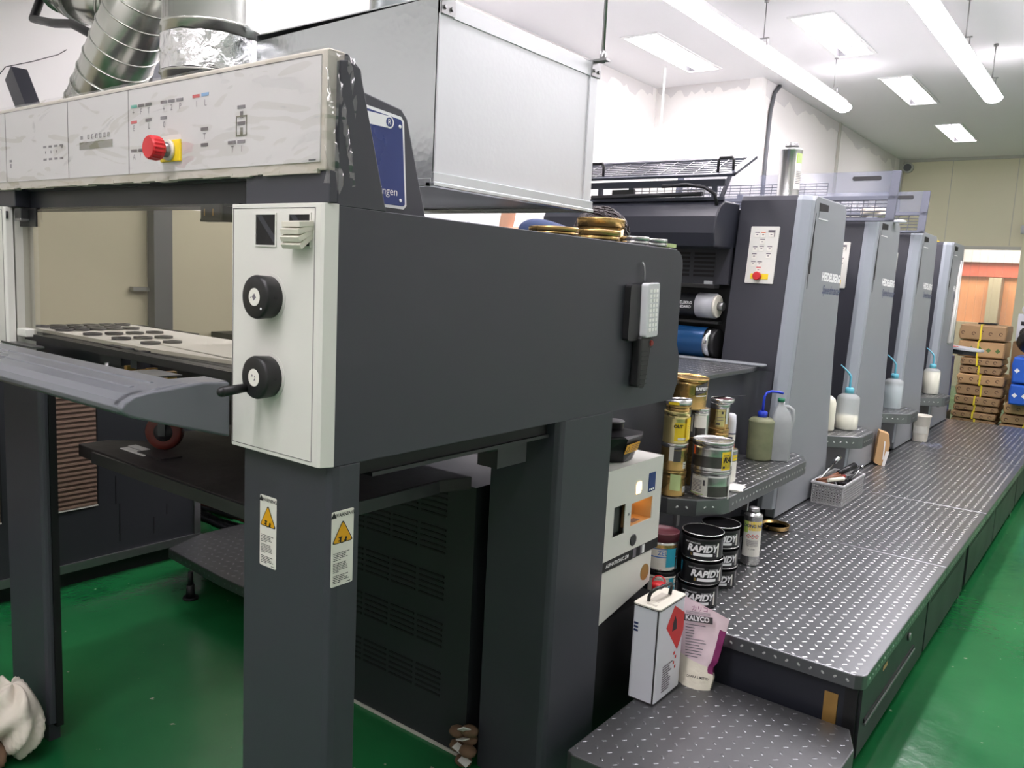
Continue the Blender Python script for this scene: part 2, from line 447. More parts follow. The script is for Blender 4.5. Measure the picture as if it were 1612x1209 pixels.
b = B('wall_white'); b.box(XL-.1, XL, YN-.1, YJ, 0, CZ)
b.use('wall_beige'); b.box(XL, XL+.012, -3.0, 2.80, 0.0, 2.12); b.box(XL, XL+.012, 2.95, 6.0, 0.0, 2.12)
struct(b.build('wall_left'), 'white wall behind the ducts with a thin crack and beige lower panels', 'wall')
b = B('wall_white'); b.box(XL-.1, XJ-.1, YJ, YJ+.1, 0, CZ); b.box(XJ-.1, XJ, YJ, YF, 0, CZ)
b.use('wall_patch')
# rough unpainted plaster along the top edges
def ragged(b, pt, n, L, drop, seed):
    rnd = random.Random(seed); pts = [(0,0),(L,0)]
    for i in range(n, -1, -1): pts.append((L*i/n, -drop*(0.35+0.65*rnd.random())))
    b.add([pt(u,w) for u,w in pts], [tuple(range(len(pts)))])
ragged(b, lambda u,w: (XL+.02+u, YJ-.004, CZ+w), 26, 1.2, .14, 1)
ragged(b, lambda u,w: (XJ+.004, YJ+.1+u, CZ+w), 40, 6.3, .22, 2)
struct(b.build('wall_left'), 'white wall jutting forward beyond the press with ragged plaster at its top', 'wall')
b = B('wall_patch'); ragged(b, lambda u,w: (XL+.004, 6.5+u, CZ+w), 40, 2.9, .2, 4)
struct(b.build('trim_1'), 'grey unpainted plaster edge along the top of the left wall', 'trim')
b = B('ink_black')
for pts in ([(1.80,2.62),(1.93,2.70),(2.0,2.80),(2.14,2.86),(2.28,2.93),(2.33,2.97)],):
    b.tube([(XL+.002,y,z) for y,z in pts], .0022, 5)
struct(b.build('trim_2'), 'thin crack line in the white wall behind the ducts', 'trim')
b = B('wall_cream')
b.box(XJ-.1, -3.05, YF, YF+.1, 0, CZ); b.box(-3.05, -1.70, YF, YF+.1, 2.68, CZ); b.box(-1.70, XR+.1, YF, YF+.1, 0, CZ)
struct(b.build('wall_far'), 'cream panelled wall at the far end of the hall', 'wall')
b = B('trim_grey')
for x in (-2.9, -1.9, -.9, .1): b.box(x-.004, x+.004, YF-.006, YF, 2.7 if x < -1.7 else 0, CZ)
b.box(XJ, XR, YF-.03, YF, CZ-.05, CZ)
b.box(XJ, XJ+.07, YF-.05, YF, 0, CZ)
for y in (12.5,): b.box(XJ, XJ+.03, y-.03, y+.03, 0, CZ)
struct(b.build('trim_3'), 'pale metal joint strips of the far cream wall', 'trim')
b = B('wall_cream')
b.box(XJ+.0, XJ+.02, YJ+.1, YF-.05, 0, .01)
b.box(-1.70, -1.52, YF-.12, YF, 0, 2.85); b.box(-1.46, -1.3, YF-.10, YF, 0, 2.85)
struct(b.build('trim_4'), 'cream corrugated post beside the strip curtain doorway', 'trim')
struct(B('wall_white').box(XR, XR+.1, YN-.1, YF+.1, 0, CZ).build('wall_right'), 'plain white right-hand wall of the hall', 'wall')
struct(B('wall_white').box(XL-.1, XR+.1, YN-.1, YN, 0, CZ).build('wall_near'), 'plain white wall behind the camera', 'wall')
# space outside the doorway
b = B('warm_wall'); b.box(-4.2, -.6, YF+2.6, YF+2.7, 0, 3.4)
b.use('red_band'); b.box(-4.2, -.6, YF+2.50, YF+2.6, 2.22, 2.5)
b.use('cabinet_white'); b.box(-4.2, -.6, YF+2.40, YF+2.6, 2.5, 3.4)
b.use('wall_beige'); b.box(-3.05, -2.45, YF+2.3, YF+2.6, 0, 1.3); b.box(-2.42, -2.2, YF+2.2, YF+2.6, 0, 2.2)
b.use('cabinet_white'); b.box(-1.6, -1.3, YF+2.2, YF+2.6, .6, 1.3)
struct(b.build('wall_outer'), 'orange lit loading bay seen through the strip curtain', 'wall')

def tube_fixture(x0, x1, y0, y1, label):
    t = thing('recessed_ceiling_light', label, 'ceiling light', ((x0+x1)/2, (y0+y1)/2, CZ), 'recessed twin tube ceiling lights')
    b = B('fixture_white')
    b.box(x0-.03, x0, y0-.03, y1+.03, CZ-.012, CZ-.001); b.box(x1, x1+.03, y0-.03, y1+.03, CZ-.012, CZ-.001)
    b.box(x0, x1, y0-.03, y0, CZ-.012, CZ-.001); b.box(x0, x1, y1, y1+.03, CZ-.012, CZ-.001)
    b.build('frame', t)
    b = B('reflector'); b.box(x0, x1, y0, y1, CZ+.09, CZ+.095); b.box(x0,x0+.003,y0,y1,CZ,CZ+.09); b.box(x1-.003,x1,y0,y1,CZ,CZ+.09); b.box(x0,x1,y0,y0+.003,CZ,CZ+.09); b.box(x0,x1,y1-.003,y1,CZ,CZ+.09); b.build('reflector', t)
    for k in (0.3, 0.72):
        x = x0+(x1-x0)*k
        B('panel_glow').cyl((x, y0+.05, CZ+.035), (x, y1-.05, CZ+.035), .038, seg=14).build('lamp_tube', t)
for a in ((-4.42,-4.06,7.4,8.9,'twin tube light recessed in the ceiling nearest the hood'),
          (-2.79,-2.45,7.55,9.0,'twin tube ceiling light above the second hanging strip end'),
          (-2.64,-2.33,10.1,11.6,'twin tube ceiling light in the middle of the row towards the far wall'),
          (-2.62,-2.31,13.1,14.6,'smallest twin tube ceiling light, nearest the far wall'),
          (-4.42,-4.06,4.5,6.0,'recessed ceiling light over the hood'),
          (.9,1.25,10.1,11.6,'recessed ceiling light over the right aisle'),
          (.9,1.25,4.5,6.0,'recessed ceiling light over the right aisle near the steps'),
          (-2.0,-1.65,-1.5,0,'added unseen recessed ceiling light behind the camera on the left'),  # unseen fixture added to light the front of the press
          (-3.5,-3.15,-2.6,-1.1,'added unseen recessed ceiling light at the far left behind the camera'),  # another out-of-view fixture, added to brighten the console and cream panel
          (.3,.65,-1.5,0,'added unseen recessed ceiling light behind the camera on the right')):  # added out of view to throw light onto the press front
    tube_fixture(*a)

def hanging_lamp(x, y0, y1, z, label, rods):
    t = thing('hanging_strip_light', label, 'strip light', (x, y1, z), 'long hanging strip lights')
    b = B('lamp_glow'); n = 12
    prof = [(x-.085+.0, z+.0)]
    pts = [(x+.085*math.cos(a), z-.01+.055*math.sin(a)) for a in [math.pi+math.pi*k/n for k in range(n+1)]]
    b.prism(pts, 'y', y0, y1-.04); b.ball((x, y1-.04, z-.012), .05, 1.65, .9, 1.0)
    b.build('diffuser', t)
    c = B('fixture_white').prism([(x-.0848,z-.009),(x+.0848,z-.009),(x+.05,z+.05),(x-.05,z+.05)], 'y', y0, y1-.12)
    c.build('housing', t)
    for ry in rods:
        r = B('steel'); r.cyl((x+.03, ry, z+.09), (x+.03, ry, CZ), .005, seg=6); r.cyl((x+.03,ry,CZ-.02),(x+.03,ry,CZ),.02,seg=10)
        r.box(x-.02, x+.08, ry-.01, ry+.01, z+.085, z+.092); r.box(x+.06, x+.067, ry-.01, ry+.01, z+.03, z+.09)
        r.build('hanger_rod', t)
hanging_lamp(-2.84, 2.15, 9.55, 3.80, 'long white hanging strip light over the press, the left one', (9.0, 7.0, 5.0, 3.0))
hanging_lamp(-1.42, -2.6, 9.65, 3.80, 'long white hanging strip light over the walkway, the right one', (9.2, 7.7, 5.5, 3.0, 1.0))
hanging_lamp(.15, 4.5, 9.65, 3.80, 'added unseen hanging strip light over the right aisle', (9.0, 6.0))  # out-of-view strip added to brighten the floor, far wall and ceiling

# conduit, pipe, smoke detector
tag(B('conduit_grey').tube([(XJ+.03,9.95,CZ-.01),(XJ+.03,9.8,CZ-.12),(XJ+.03,9.72,CZ-.35),(XJ+.03,9.7,3.3),(XJ+.03,9.7,1.2)], .024, 8).build('conduit_pipe'),
    'dark grey conduit running down the white wall beyond the press', 'pipe')
t = thing('wall_vent_cap', 'small round grey vent cap high on the far cream wall corner', 'vent', (-3.62,YF-.02,4.05))
b = B('trim_grey'); b.cyl((-3.62,YF-.09,4.05),(-3.62,YF,4.05),.09,seg=18); b.build('rim', t)
B('conduit_grey').cyl((-3.62,YF-.1,4.05),(-3.62,YF-.09,4.05),.065,seg=18).build('grille', t)
# thin pipes in front of the far left walls
tag(B('fixture_white').tube([(-4.55,8.55,CZ),(-4.55,8.55,0)], .012, 6).build('vertical_pipe'), 'thin white pipe dropping from the ceiling beyond the hood', 'pipe')

# strip curtain
t = thing('strip_curtain', 'clear plastic strip curtain hanging in the far doorway', 'curtain', (-2.4,YF-.03,0))
rail = B('trim_grey').box(-3.05,-1.70,YF-.06,YF-.02,2.62,2.68); rail.build('rail', t)
for i in range(11):
    x = -3.04+i*.122
    b = B('curtain'); n = 6; w = .128
    v = []; f = []
    for k in range(n+1):
        u = k/n; v += [(x+w*u, YF-.03-.012*math.sin(math.pi*u)-(.01 if i%2 else 0), z) for z in (.02, 2.63)]
    for k in range(n): f.append((2*k,2*k+2,2*k+3,2*k+1))
    b.add(v,f,True); b.build('strip', t)

# ------------------------------------------------------------------ ducts and extraction hood
t = thing('vertical_duct', 'shiny round metal duct rising behind the control console, taped with foil', 'duct', (-2.83,1.80,2.27))
cx, cy, r = -2.83, 1.80, .172
b = B('duct'); b.lathe([(r,2.55),(r,2.62),(r+.006,2.625),(r+.006,2.635),(r,2.64),(r,4.19)], 40, Matrix.Translation((cx,cy,0))); b.build('pipe', t)
b = B('foil')
v=[];f=[]
rnd = random.Random(3); seg=56
rows=[2.26,2.30,2.34,2.40,2.46,2.49]
def foilband(b, zs, amp, r0, seed):
    rnd = random.Random(seed); v=[]; f=[]
    for z in zs:
        for i in range(seg):
            a = 2*math.pi*i/seg; rr = r0+rnd.uniform(-amp,amp)
            v.append((cx+rr*math.cos(a), cy+rr*math.sin(a), z+rnd.uniform(-amp,amp)*.6))
    for k in range(len(zs)-1):
        for i in range(seg):
            j=(i+1)%seg; f.append((k*seg+i,k*seg+j,(k+1)*seg+j,(k+1)*seg+i))
    b.add(v,f,True)
foilband(b, [2.26,2.29,2.32,2.35,2.38], .006, r+.002, 5); b.build('foil_collar', t)
b = B('duct'); b.lathe([(r+.003,2.37),(r+.003,2.455),(r+.012,2.46),(r+.003,2.466)], 40, Matrix.Translation((cx,cy,0)), True); b.build('sleeve', t)
b = B('foil'); foilband(b, [2.466,2.50,2.53,2.56,2.59], .0035, r+.007, 8); b.build('foil_tape', t)

def spiral_duct(name, p0, p1, r, pitch, label, mat_='duct', n_extra=0):
    p0=Vector(p0); p1=Vector(p1); d=p1-p0; L=d.length
    t = thing(name, label, 'duct', tuple(p0))
    T = Matrix.Translation(p0) @ d.to_track_quat('Z','Y').to_matrix().to_4x4()
    b = B(mat_); b.lathe([(r,0),(r,L)], 36, T); b.build('pipe', t)
    pts = []; turns = L/pitch; N = int(turns*28)
    for i in range(N+1):
        a = 2*math.pi*i/28; pts.append(T @ Vector(((r+.001)*math.cos(a),(r+.001)*math.sin(a), L*i/N)))
    c = B(mat_); c.tube(pts, .0042, 6); c.build('spiral_seam', t)
    return t
spiral_duct('spiral_duct', (-4.13,1.91,2.27), (-3.22,1.88,3.08), .140, .085, 'slanting spiral-seam metal duct beside the upright taped duct')
t = thing('elbow_duct', 'shiny segmented metal duct at the top left corner of the hall', 'duct', (-5.1,2.2,3.2))
b = B('duct')
pts = [Vector(p) for p in ((-4.98,2.15,3.38),(-4.92,2.15,3.32),(-4.80,2.16,3.23),(-4.63,2.17,3.15),(-4.35,2.25,3.06),(-3.6,2.38,2.95))]
for i in range(len(pts)-1):
    d = (pts[i+1]-pts[i]).normalized()
    b.cyl(pts[i]-d*.03, pts[i+1]+d*.03, .135, seg=30)
b.build('pipe', t)
for i in range(1, len(pts)):
    d = (pts[i]-pts[i-1]).normalized()
    for s_ in (-.03, .05):
        q = pts[i]+d*s_; B('duct').cyl(q-d*.006, q+d*.006, .143, seg=30).build('joint_ring', t)
tag(B('hose_black').tube([(-4.95,2.13,3.22),(-4.86,2.03,3.02),(-4.6,2.02,2.96),(-4.4,2.02,2.93),(-4.25,2.03,2.87),(-4.15,2.06,2.80),(-4.1,2.1,2.70)], .022, 10).build('black_hose'),
    'black flexible hose hanging under the top left metal duct', 'hose')
tag(B('hose_black').tube([(-3.75,4.2,3.92),(-3.55,4.2,3.80),(-3.3,4.2,3.74),(-3.1,4.2,3.76),(-2.95,4.2,3.84),(-2.9,4.2,4.0),(-2.9,4.2,4.2)], .03, 10).build('black_hose'),
    'black hose looping from the ceiling above the hood', 'hose')
# slanting dark post far left
t = thing('duct_frame', 'dark grey slanted post and rail behind the left end of the console', 'frame', (-4.72,1.95,0))
T = Matrix.Translation((-4.72,1.95,2.50)) @ Matrix.Rotation(R(-38),4,'Y')
B('press_dark').box(-.05,.05,-.04,.04,-.45,.28,T).build('slanted_post', t)
B('conduit_grey').box(-4.9,-3.9,2.25,2.31,2.44,2.50).build('rail', t)
b = B('conduit_grey'); b.box(-5.12,-5.06,1.80,2.31,2.44,2.50); b.box(-5.12,-4.9,2.25,2.31,2.44,2.50); b.build('rail', t); B('conduit_grey').box(-5.12,-5.06,1.80,1.86,0,2.44).build('upright', t)

# hood: open-bottomed sheet metal box
hx0,hx1,hy0,hy1,hz0,hz1 = -2.64,-1.75,1.86,2.745,2.065,2.605
t = thing('extraction_hood', 'large galvanised sheet metal extraction hood above the delivery end', 'hood', (hx1,hy0,hz0))
b = B('galv'); b.add([(hx0,hy0,hz0),(hx1,hy0,hz0),(hx1,hy0,hz1),(hx0,hy0,hz1-.02)],[(0,1,2,3)])
b.add([(hx0,hy0+.004,hz0),(hx1-.004,hy0+.004,hz0),(hx1-.004,hy0+.004,hz1),(hx0,hy0+.004,hz1-.02)],[(3,2,1,0)])
b.build('front_sheet', t)
b = B('galv_light'); b.box(hx1-.004, hx1, hy0, hy1, hz0, hz1)
b.box(hx1, hx1+.006, hy0, hy0+.05, hz0, hz1); b.box(hx1, hx1+.006, hy1-.05, hy1, hz0, hz1); b.box(hx1, hx1+.004, hy0, hy1, hz1-.05, hz1)
b.build('side_sheet', t)
B('galv').box(hx0, hx1, hy1-.004, hy1, hz0, hz1).build('rear_sheet', t)
B('galv').box(hx0, hx1, hy0, hy1, hz1, hz1+.004).build('top_sheet', t)
B('galv').box(hx0-.004, hx0, hy0, hy1, hz0, hz1).build('side_sheet', t)
B('press_dark').box(hx0+.01, hx1-.01, hy0+.01, hy1-.01, hz0+.006, hz0+.012).build('inside_shade', t)  # dark sheet standing in for the shade inside the open hood
b = B('galv'); b.box(hx1-.02,hx1+.016,hy0-.012,hy1+.012,hz0-.012,hz0); b.box(hx1,hx1+.012,hy0-.01,hy1+.01,hz0,hz0+.03)
b.box(hx0,hx1,hy0-.012,hy0,hz0-.012,hz0+.012); b.box(hx0,hx1,hy1,hy1+.012,hz0-.012,hz0+.004)
b.build('rim', t, bevel=.002)
for y in (hy0+.03, hy1-.02):
    b = B('steel'); b.box(hx1+.006,hx1+.012,y-.03,y+.03,hz1-.05,hz1+.005); b.box(hx1-.05,hx1+.06,y-.015,y+.015,hz1+.004,hz1+.012)
    b.cyl((hx1+.012,y-.015,hz1-.03),(hx1+.018,y-.015,hz1-.03),.007,seg=8); b.cyl((hx1+.012,y+.015,hz1-.03),(hx1+.018,y+.015,hz1-.03),.007,seg=8)
    b.cyl((hx1+.035,y,hz1),(hx1+.035,y,hz1+.04),.012,seg=8)
    b.build('hanging_bracket', t)
    B('steel').cyl((hx1+.035,y,hz1+.01),(hx1+.035,y,CZ),.007,seg=8).build('threaded_rod', t)
b = B('galv'); b.cyl((-2.30,2.3,hz1+.005),(-2.30,2.3,CZ),.16,seg=30); b.build('outlet_pipe', t)

# grey-white cabinets on the far left wall seen between hood and delivery top
for i,(y0,y1) in enumerate(((4.2,5.12),(5.16,6.9))):
    t = thing('wall_cabinet', ('narrow' if i==0 else 'wide')+' pale grey metal cabinet seen under the hood by the left wall', 'cabinet', (-4.6,y0,0), 'pale cabinets along the left wall')
    B('cabinet_white').box(-5.12,-4.42,y0,y1,0,2.21).build('body', t, bevel=.006)
    B('cabinet_white').box(-4.42,-4.40,y0+.02,y1-.02,.1,2.17).build('door', t, bevel=.004)
# ------------------------------------------------------------------ delivery end of the press
D = thing('press_delivery', 'dark grey delivery end of the printing press standing on square columns', 'printing press', (-1.45,1.23,0))
XS = -1.45
# side housing (profile in Y,Z)
top, bot = 1.933, 1.332
prof = [(1.235,bot),(2.985,bot),(3.02,1.40),(3.02,1.50),(2.99,1.56),(2.99,top-.07)]
for k in range(1,5): 
    a = R(90*k/4); prof.append((2.99-.06+.06*math.cos(a), top-.07+.06*math.sin(a)+.0))
prof += [(2.93,top-.006),(1.235,top)]
# remove duplicate
pp=[]; 
for p in prof:
    if not pp or (Vector(p)-Vector(pp[-1])).length > 1e-4: pp.append(p)
B('press_grey').prism(pp, 'x', XS-.03, XS).build('side_cover', D, bevel=.004)
b = B('press_dark'); b.box(XS-.36, XS-.03, 1.24, 2.93, bot+.03, top-.012); b.build('side_housing', D, bevel=.004)
# columns
def column(x0,x1,y0,y1,z1,ch=.03):
    return [(x0,y0),(x1-ch,y0),(x1-ch*.3,y0+ch*.3),(x1,y0+ch),(x1,y1),(x0,y1)]
c1 = B('press_grey').prism(column(-1.795,XS,1.235,1.322,0,.022),'z',0.0,bot).build('column', D, bevel=.003)
c2 = B('press_grey').prism([(-1.735,2.19),(-1.475,2.19),(-1.458,2.197),(-1.45,2.215),(-1.45,2.52),(-1.735,2.52)],'z',0.0,bot).build('column', D, bevel=.003)
c3 = B('press_grey').prism([(-3.29,1.235),(-3.005,1.235),(-2.992,1.240),(-2.987,1.250),(-2.987,1.262),(-3.29,1.262)],'z',0.075,1.44).build('column', D, bevel=.003)
b = B('black_void').box(-3.2,-2.985,1.262,1.287,0.06,1.44).build('column_channel', c3)
b = B('press_dark'); b.box(-3.2,-3.01,1.245,1.285,0,.075); b.build('foot', c3)
# warning labels on the near column
def warning_label(T, par):
    b = B('label_white'); b.prism(rrect(-.034,.034,-.093,.093,.004),'z',0,.0008,T)
    b.use('warn_yellow')
    def tri(s, z, cy=.032):
        p=[]
        for k in range(3):
            a=R(90+120*k); c=Vector((s*math.cos(a), cy+s*math.sin(a)))
            for q in (-1,0,1):
                p.append((c.x+.1*s*math.cos(a+R(180)+0)*0 + .12*s*math.cos(a+R(60*q)), c.y+.12*s*math.sin(a+R(60*q))))
        return p
    b.use('ink_black'); b.poly([(x,y,.0012) for x,y in tri(.031,0)],T)
    b.use('warn_yellow'); b.poly([(x,y,.0016) for x,y in tri(.0275,0)],T)
    b.use('ink_black')
    text_on(b,'WARNING',.0125,T@Matrix.Translation((.005,.082,.0012)),bold=.02)
    b.poly([(x*.28-.028,y*.28+.073,.0012) for x,y in tri(.03,0)],T)
    # figure and gear pictogram inside the triangle
    z=.002
    for q in (((-.013,.026),(-.002,.026),(-.002,.029),(-.013,.029)),((-.009,.014),(-.005,.014),(-.004,.026),(-.010,.026)),((-.014,.018),(-.009,.018),(-.009,.021),(-.014,.021)),((-.005,.012),(.001,.012),(.001,.0145),(-.005,.0145)),
              ((.004,.014),(.009,.013),(.013,.018),(.010,.022),(.005,.020)),((.006,.022),(.014,.020),(.012,.026),(.008,.026))):
        b.poly([(x,y,z) for x,y in q],T)
    rnd=random.Random(2)
    for blk,(y,n) in enumerate(((-.012,5),(-.037,6),(-.068,5))):
        for k in range(n):
            yy=y-.0042*k; w=.052*(rnd.uniform(.75,1) if k<n-1 else .45)
            x=-.028
            while x < -.028+w-.004:
                l=min(rnd.uniform(.004,.010), -.028+w-x); b.poly([(x,yy,.0012),(x+l,yy,.0012),(x+l,yy+.0019,.0012),(x,yy+.0019,.0012)],T); x+=l+.0013
    b.box(.014,.027,-.089,-.0872,.0010,.0012,T)
    o=b.build('warning_label', par); return o
warning_label(FY(-1.690,1.2345,1.120), c1)
warning_label(FX(-1.4495,1.270,1.130), c1)
# cream control panel on the front corner, with chamfered right edge
py = 1.205
b = B('panel_cream'); b.prism([(-1.812,py+.006),(-1.806,py),(-1.470,py),(-1.462,py+.004),(-1.448,py+.034),(-1.812,py+.034)],'z',1.332,1.937)
panel = b.build('control_panel', D, bevel=.002)
b = B('line_dark')
def frame(b, x0,x1,z0,z1,y,w=.0012):
    b.box(x0,x1,y,y+.001,z1-w,z1); b.box(x0,x1,y,y+.001,z0,z0+w); b.box(x0,x0+w,y,y+.001,z0,z1); b.box(x1-w,x1,y,y+.001,z0,z1)
frame(b,-1.802,-1.489,1.342,1.927,py-.0008)
b.build('seam_line', panel)
def recess(x0,x1,z0,z1):
    b = B('panel_cream'); fw=.004
    b.box(x0-fw,x1+fw,py-.003,py-.0002,z1,z1+fw); b.box(x0-fw,x1+fw,py-.003,py-.0002,z0-fw,z0); b.box(x0-fw,x0,py-.003,py-.0002,z0,z1); b.box(x1,x1+fw,py-.003,py-.0002,z0,z1)
    b.use('black_void'); b.box(x0,x1,py-.0012,py-.0004,z0,z1)
    b.use('press_dark'); b.add([(x0,py-.0016,z1),(x0+.02,py-.0016,z1),(x1,py-.0016,z0+.02),(x1,py-.0016,z0)],[(0,1,2,3)])
    return b.build('recess', panel)
recess(-1.707,-1.632,1.840,1.911); recess(-1.580,-1.506,1.840,1.911)
# bellows-like rocker lever folding out of the right recess
b = B('cream_paint')
for k,(w,a) in enumerate(((.064,8),(.066,22),(.068,36),(.070,50))):
    T = Matrix.Translation((-1.524,py-.002,1.893-.004*k)) @ Matrix.Rotation(R(a*.8),4,'X')
    b.box(-w/2-.003*k, w/2-.003*k, -.040-.004*k, 0, -.009-.004*k, .004-.004*k, T)
b.build('rocker_lever', panel, bevel=.0015)
# handwheels
def handwheel(x,z,crank):
    p = Matrix.Translation((x,py,z)) @ Matrix.Rotation(R(90),4,'X')
    b = B('black_plastic'); b.lathe([(.048,0),(.050,.003),(.052,.038),(.050,.043),(.046,.045),(.021,.045)],36,p)
    w = b.build('handwheel', panel)
    B('panel_cream').lathe([(.058,0),(.058,.0015)],36,p).build('washer', w)
    d = B('label_white'); d.lathe([(.021,.044),(.021,.0458)],28,p); d.use('icon_grey')
    q = p @ Matrix.Translation((0,0,.0460))
    if not crank:
        d.poly([(-.002,-.009,0),(.008,-.001,0),(.001,.009,0),(-.008,.001,0)],q)
        d.poly([(-.014,-.004,0),(-.009,.000,0),(-.010,.002,0),(-.015,-.002,0)],q)
    else:
        for dx,dy in ((-.006,.004),(.004,-.005)):
            d.poly([(dx-.004,dy-.002,0),(dx+.004,dy-.001,0),(dx+.001,dy+.005,0)],q)
        d.poly([(.002,.002,0),(.008,.0,0),(.006,.006,0)],q)
    d.build('hub_disc', w)
    e = B('ink_black'); s = p @ Matrix.Translation((.0517,0.0,.022)) @ Matrix.Rotation(R(90),4,'Y'); e.lathe([(.004,-.001),(.004,.0006)],12,s)
    e.build('set_screw', w)
    if crank:
        k = B('black_plastic'); k.cyl((x-.034,py-.036,z-.028),(x-.038,py-.105,z-.034),.0105,.0125,seg=16); k.ball((x-.038,py-.105,z-.034),.0125)
        k.build('crank_grip', w)
    else:
        k = B('emblem_white'); s = p @ Matrix.Translation((.026,-.026,.0452)); k.lathe([(.003,0),(.003,.0006)],12,s); k.build('dot', w)
handwheel(-1.650,1.717,False); handwheel(-1.650,1.526,True)

# top console
cy0 = 1.208
cz0, cz1 = 2.008, 2.268
b = B('console_trim'); b.prism([(cy0,cz0),(cy0,cz1-.004),(cy0+.006,cz1),(cy0+.05,cz1),(cy0+.05,cz0)],'x',-3.6,-1.462)
con = b.build('console', D, bevel=.003)
b = B('console_white')
for x0,x1 in ((-3.58,-3.121),(-3.118,-2.668),(-2.665,-2.304),(-2.301,-1.478)):
    b.box(x0,x1,cy0-.003,cy0,cz0+.018,cz1-.014)
b.build('face_plate', con)
b = B('line_dark')
for x in (-3.1195,-2.6665,-2.3025): b.box(x-.0014,x+.0014,cy0-.0036,cy0-.002,cz0+.018,cz1-.014)
b.box(-2.302,-1.478,cy0-.0036,cy0-.002,cz1-.0155,cz1-.0135); b.box(-3.58,-2.302,cy0-.0036,cy0-.002,cz1-.0155,cz1-.0138)
b.build('seam_line', con)
b = B('lcd'); b.box(-2.591,-2.394,cy0-.0045,cy0-.003,2.106,2.127); b.build('display', con)
b = B('icon_grey')
yy = cy0-.0038
def dash(x,z,m='icon_grey',w=.016,h=.004): b.use(m); b.box(x-w,x+w,yy-.0004,yy,z-h,z+h)
for i in range(4):
    x=-2.825+i*.038
    dash(x,2.127,'icon_grey',.011,.0032); dash(x,2.088,'icon_grey',.011,.0032); dash(x+.004,2.110-(i==3)*-.012,'icon_grey',.002,.004)
dash(-3.083,2.094,'icon_grey',.009,.004); dash(-3.083,2.078,'icon_grey',.005,.007)
for i in range(6): frame(b,-2.535+i*.024-.006,-2.535+i*.024+.004,2.135,2.148,yy-.0003,.0015)
dash(-2.578,2.141,'icon_grey',.007,.005)
for x,z,m in ((-2.271,2.207,'icon_green'),(-2.234,2.207,'icon_grey'),(-2.195,2.207,'icon_grey'),(-2.117,2.206,'icon_grey'),(-2.080,2.206,'icon_grey'),(-2.040,2.206,'icon_grey'),
              (-1.964,2.208,'icon_red'),(-1.924,2.209,'icon_blue'),(-2.272,2.165,'icon_red'),(-2.195,2.166,'icon_grey'),(-2.118,2.166,'icon_grey'),
              (-2.274,2.088,'icon_grey'),(-2.233,2.088,'icon_grey'),(-1.927,2.125,'icon_grey'),(-1.927,2.086,'icon_grey'),(-1.770,2.166,'icon_grey'),(-1.770,2.128,'icon_grey'),(-1.809,2.085,'icon_grey'),(-1.770,2.085,'icon_grey')):
    dash(x,z,m)
# little pictograms below the marks
def glyph(s,x,z,size=.022): b.use('icon_grey'); text_on(b,s,size,FY(x,yy-.0002,z))
for s,x,z in (('+',-2.274,2.190),('F',-2.234,2.190),('T',-2.195,2.190),('+',-2.117,2.188),('2',-2.080,2.189),('P',-2.038,2.189),('I',-1.962,2.188),('L',-1.922,2.188),
              ('E',-2.272,2.148),('L',-2.193,2.149),('0',-2.116,2.148),('A',-2.272,2.070),('/',-2.240,2.070),('L',-2.200,2.070),('T',-1.927,2.106),('T',-1.807,2.068),
              ('I',-1.768,2.068)): glyph(s,x,z)
b.use('icon_grey'); b.box(-1.775,-1.763,yy-.0003,yy,2.140,2.156)
b.use('lcd'); frame(b,-1.792,-1.748,2.098,2.146,yy-.0006,.003); b.box(-1.774,-1.764,yy-.0006,yy,2.100,2.118)
b.use('icon_grey'); b.box(-1.515,-1.490,yy-.0003,yy,2.029,2.032)
b.build('markings', con)
e = B('yellow'); e.box(-2.128,-2.032,cy0-.010,cy0-.003,2.050,2.106)
eb = e.build('stop_plate', con, bevel=.002)
k = B('steel'); k.cyl((-2.080,cy0-.010,2.079),(-2.080,cy0-.034,2.079),.020,seg=24); k.use('cream_paint'); k.cyl((-2.080,cy0-.010,2.079),(-2.080,cy0-.018,2.079),.027,seg=24)
k.build('collar', eb)
k = B('red_knob'); T = Matrix.Translation((-2.080,cy0-.032,2.079)) @ Matrix.Rotation(R(90),4,'X')
sg=36; v=[];f=[]
pr=[(.022,0),(.030,.006),(.032,.014),(.031,.034),(.027,.038)]
for ri,(rr,z) in enumerate(pr):
    for i in range(sg): 
        q = rr*(1-.05*(i%2)) if 0<ri<4 else rr
        v.append((q*math.cos(2*math.pi*i/sg),q*math.sin(2*math.pi*i/sg),z))
for a in range(len(pr)-1):
    for i in range(sg):
        j=(i+1)%sg; f.append((a*sg+i,a*sg+j,(a+1)*sg+j,(a+1)*sg+i))
f.append(tuple(range((len(pr)-1)*sg,len(pr)*sg)))
k.add(v,f,False,T); k.build('stop_button', eb)
# crumpled plastic film over the console
rnd = random.Random(11)
b = B('film'); nx,nz=70,14; v=[]; f=[]
for i in range(nx+1):
    for j in range(nz+1):
        x=-3.55+2.10*i/nx; z=cz0-.004+(cz1-cz0+.004)*j/nz
        d=.007+.004*math.sin(x*23+z*30)*math.sin(z*41+x*9)+rnd.uniform(-.0012,.0012)
        v.append((x,cy0-.004-d,z))
for i in range(nx):
    for j in range(nz):
        # the stop button pokes through the film
        cxm=-3.55+2.10*(i+.5)/nx; czm=cz0+(cz1-cz0)*(j+.5)/nz
        if abs(cxm+2.080)<.055 and abs(czm-2.079)<.04: continue
        a=i*(nz+1)+j; f.append((a,a+nz+1,a+nz+2,a+1))
b.add(v,f,True); b.build('plastic_film', con)
b = B('film'); v=[];f=[]
for i in range(9):
    for j in range(13):
        y=cy0-.012+.085*i/8; z=cz0-.03+(cz1-cz0+.02)*j/12-(.02 if i in (2,3,4) and j==0 else 0)
        v.append((-1.452+.006*math.sin(i*1.7+j*.9)+rnd.uniform(-.003,.003),y,z))
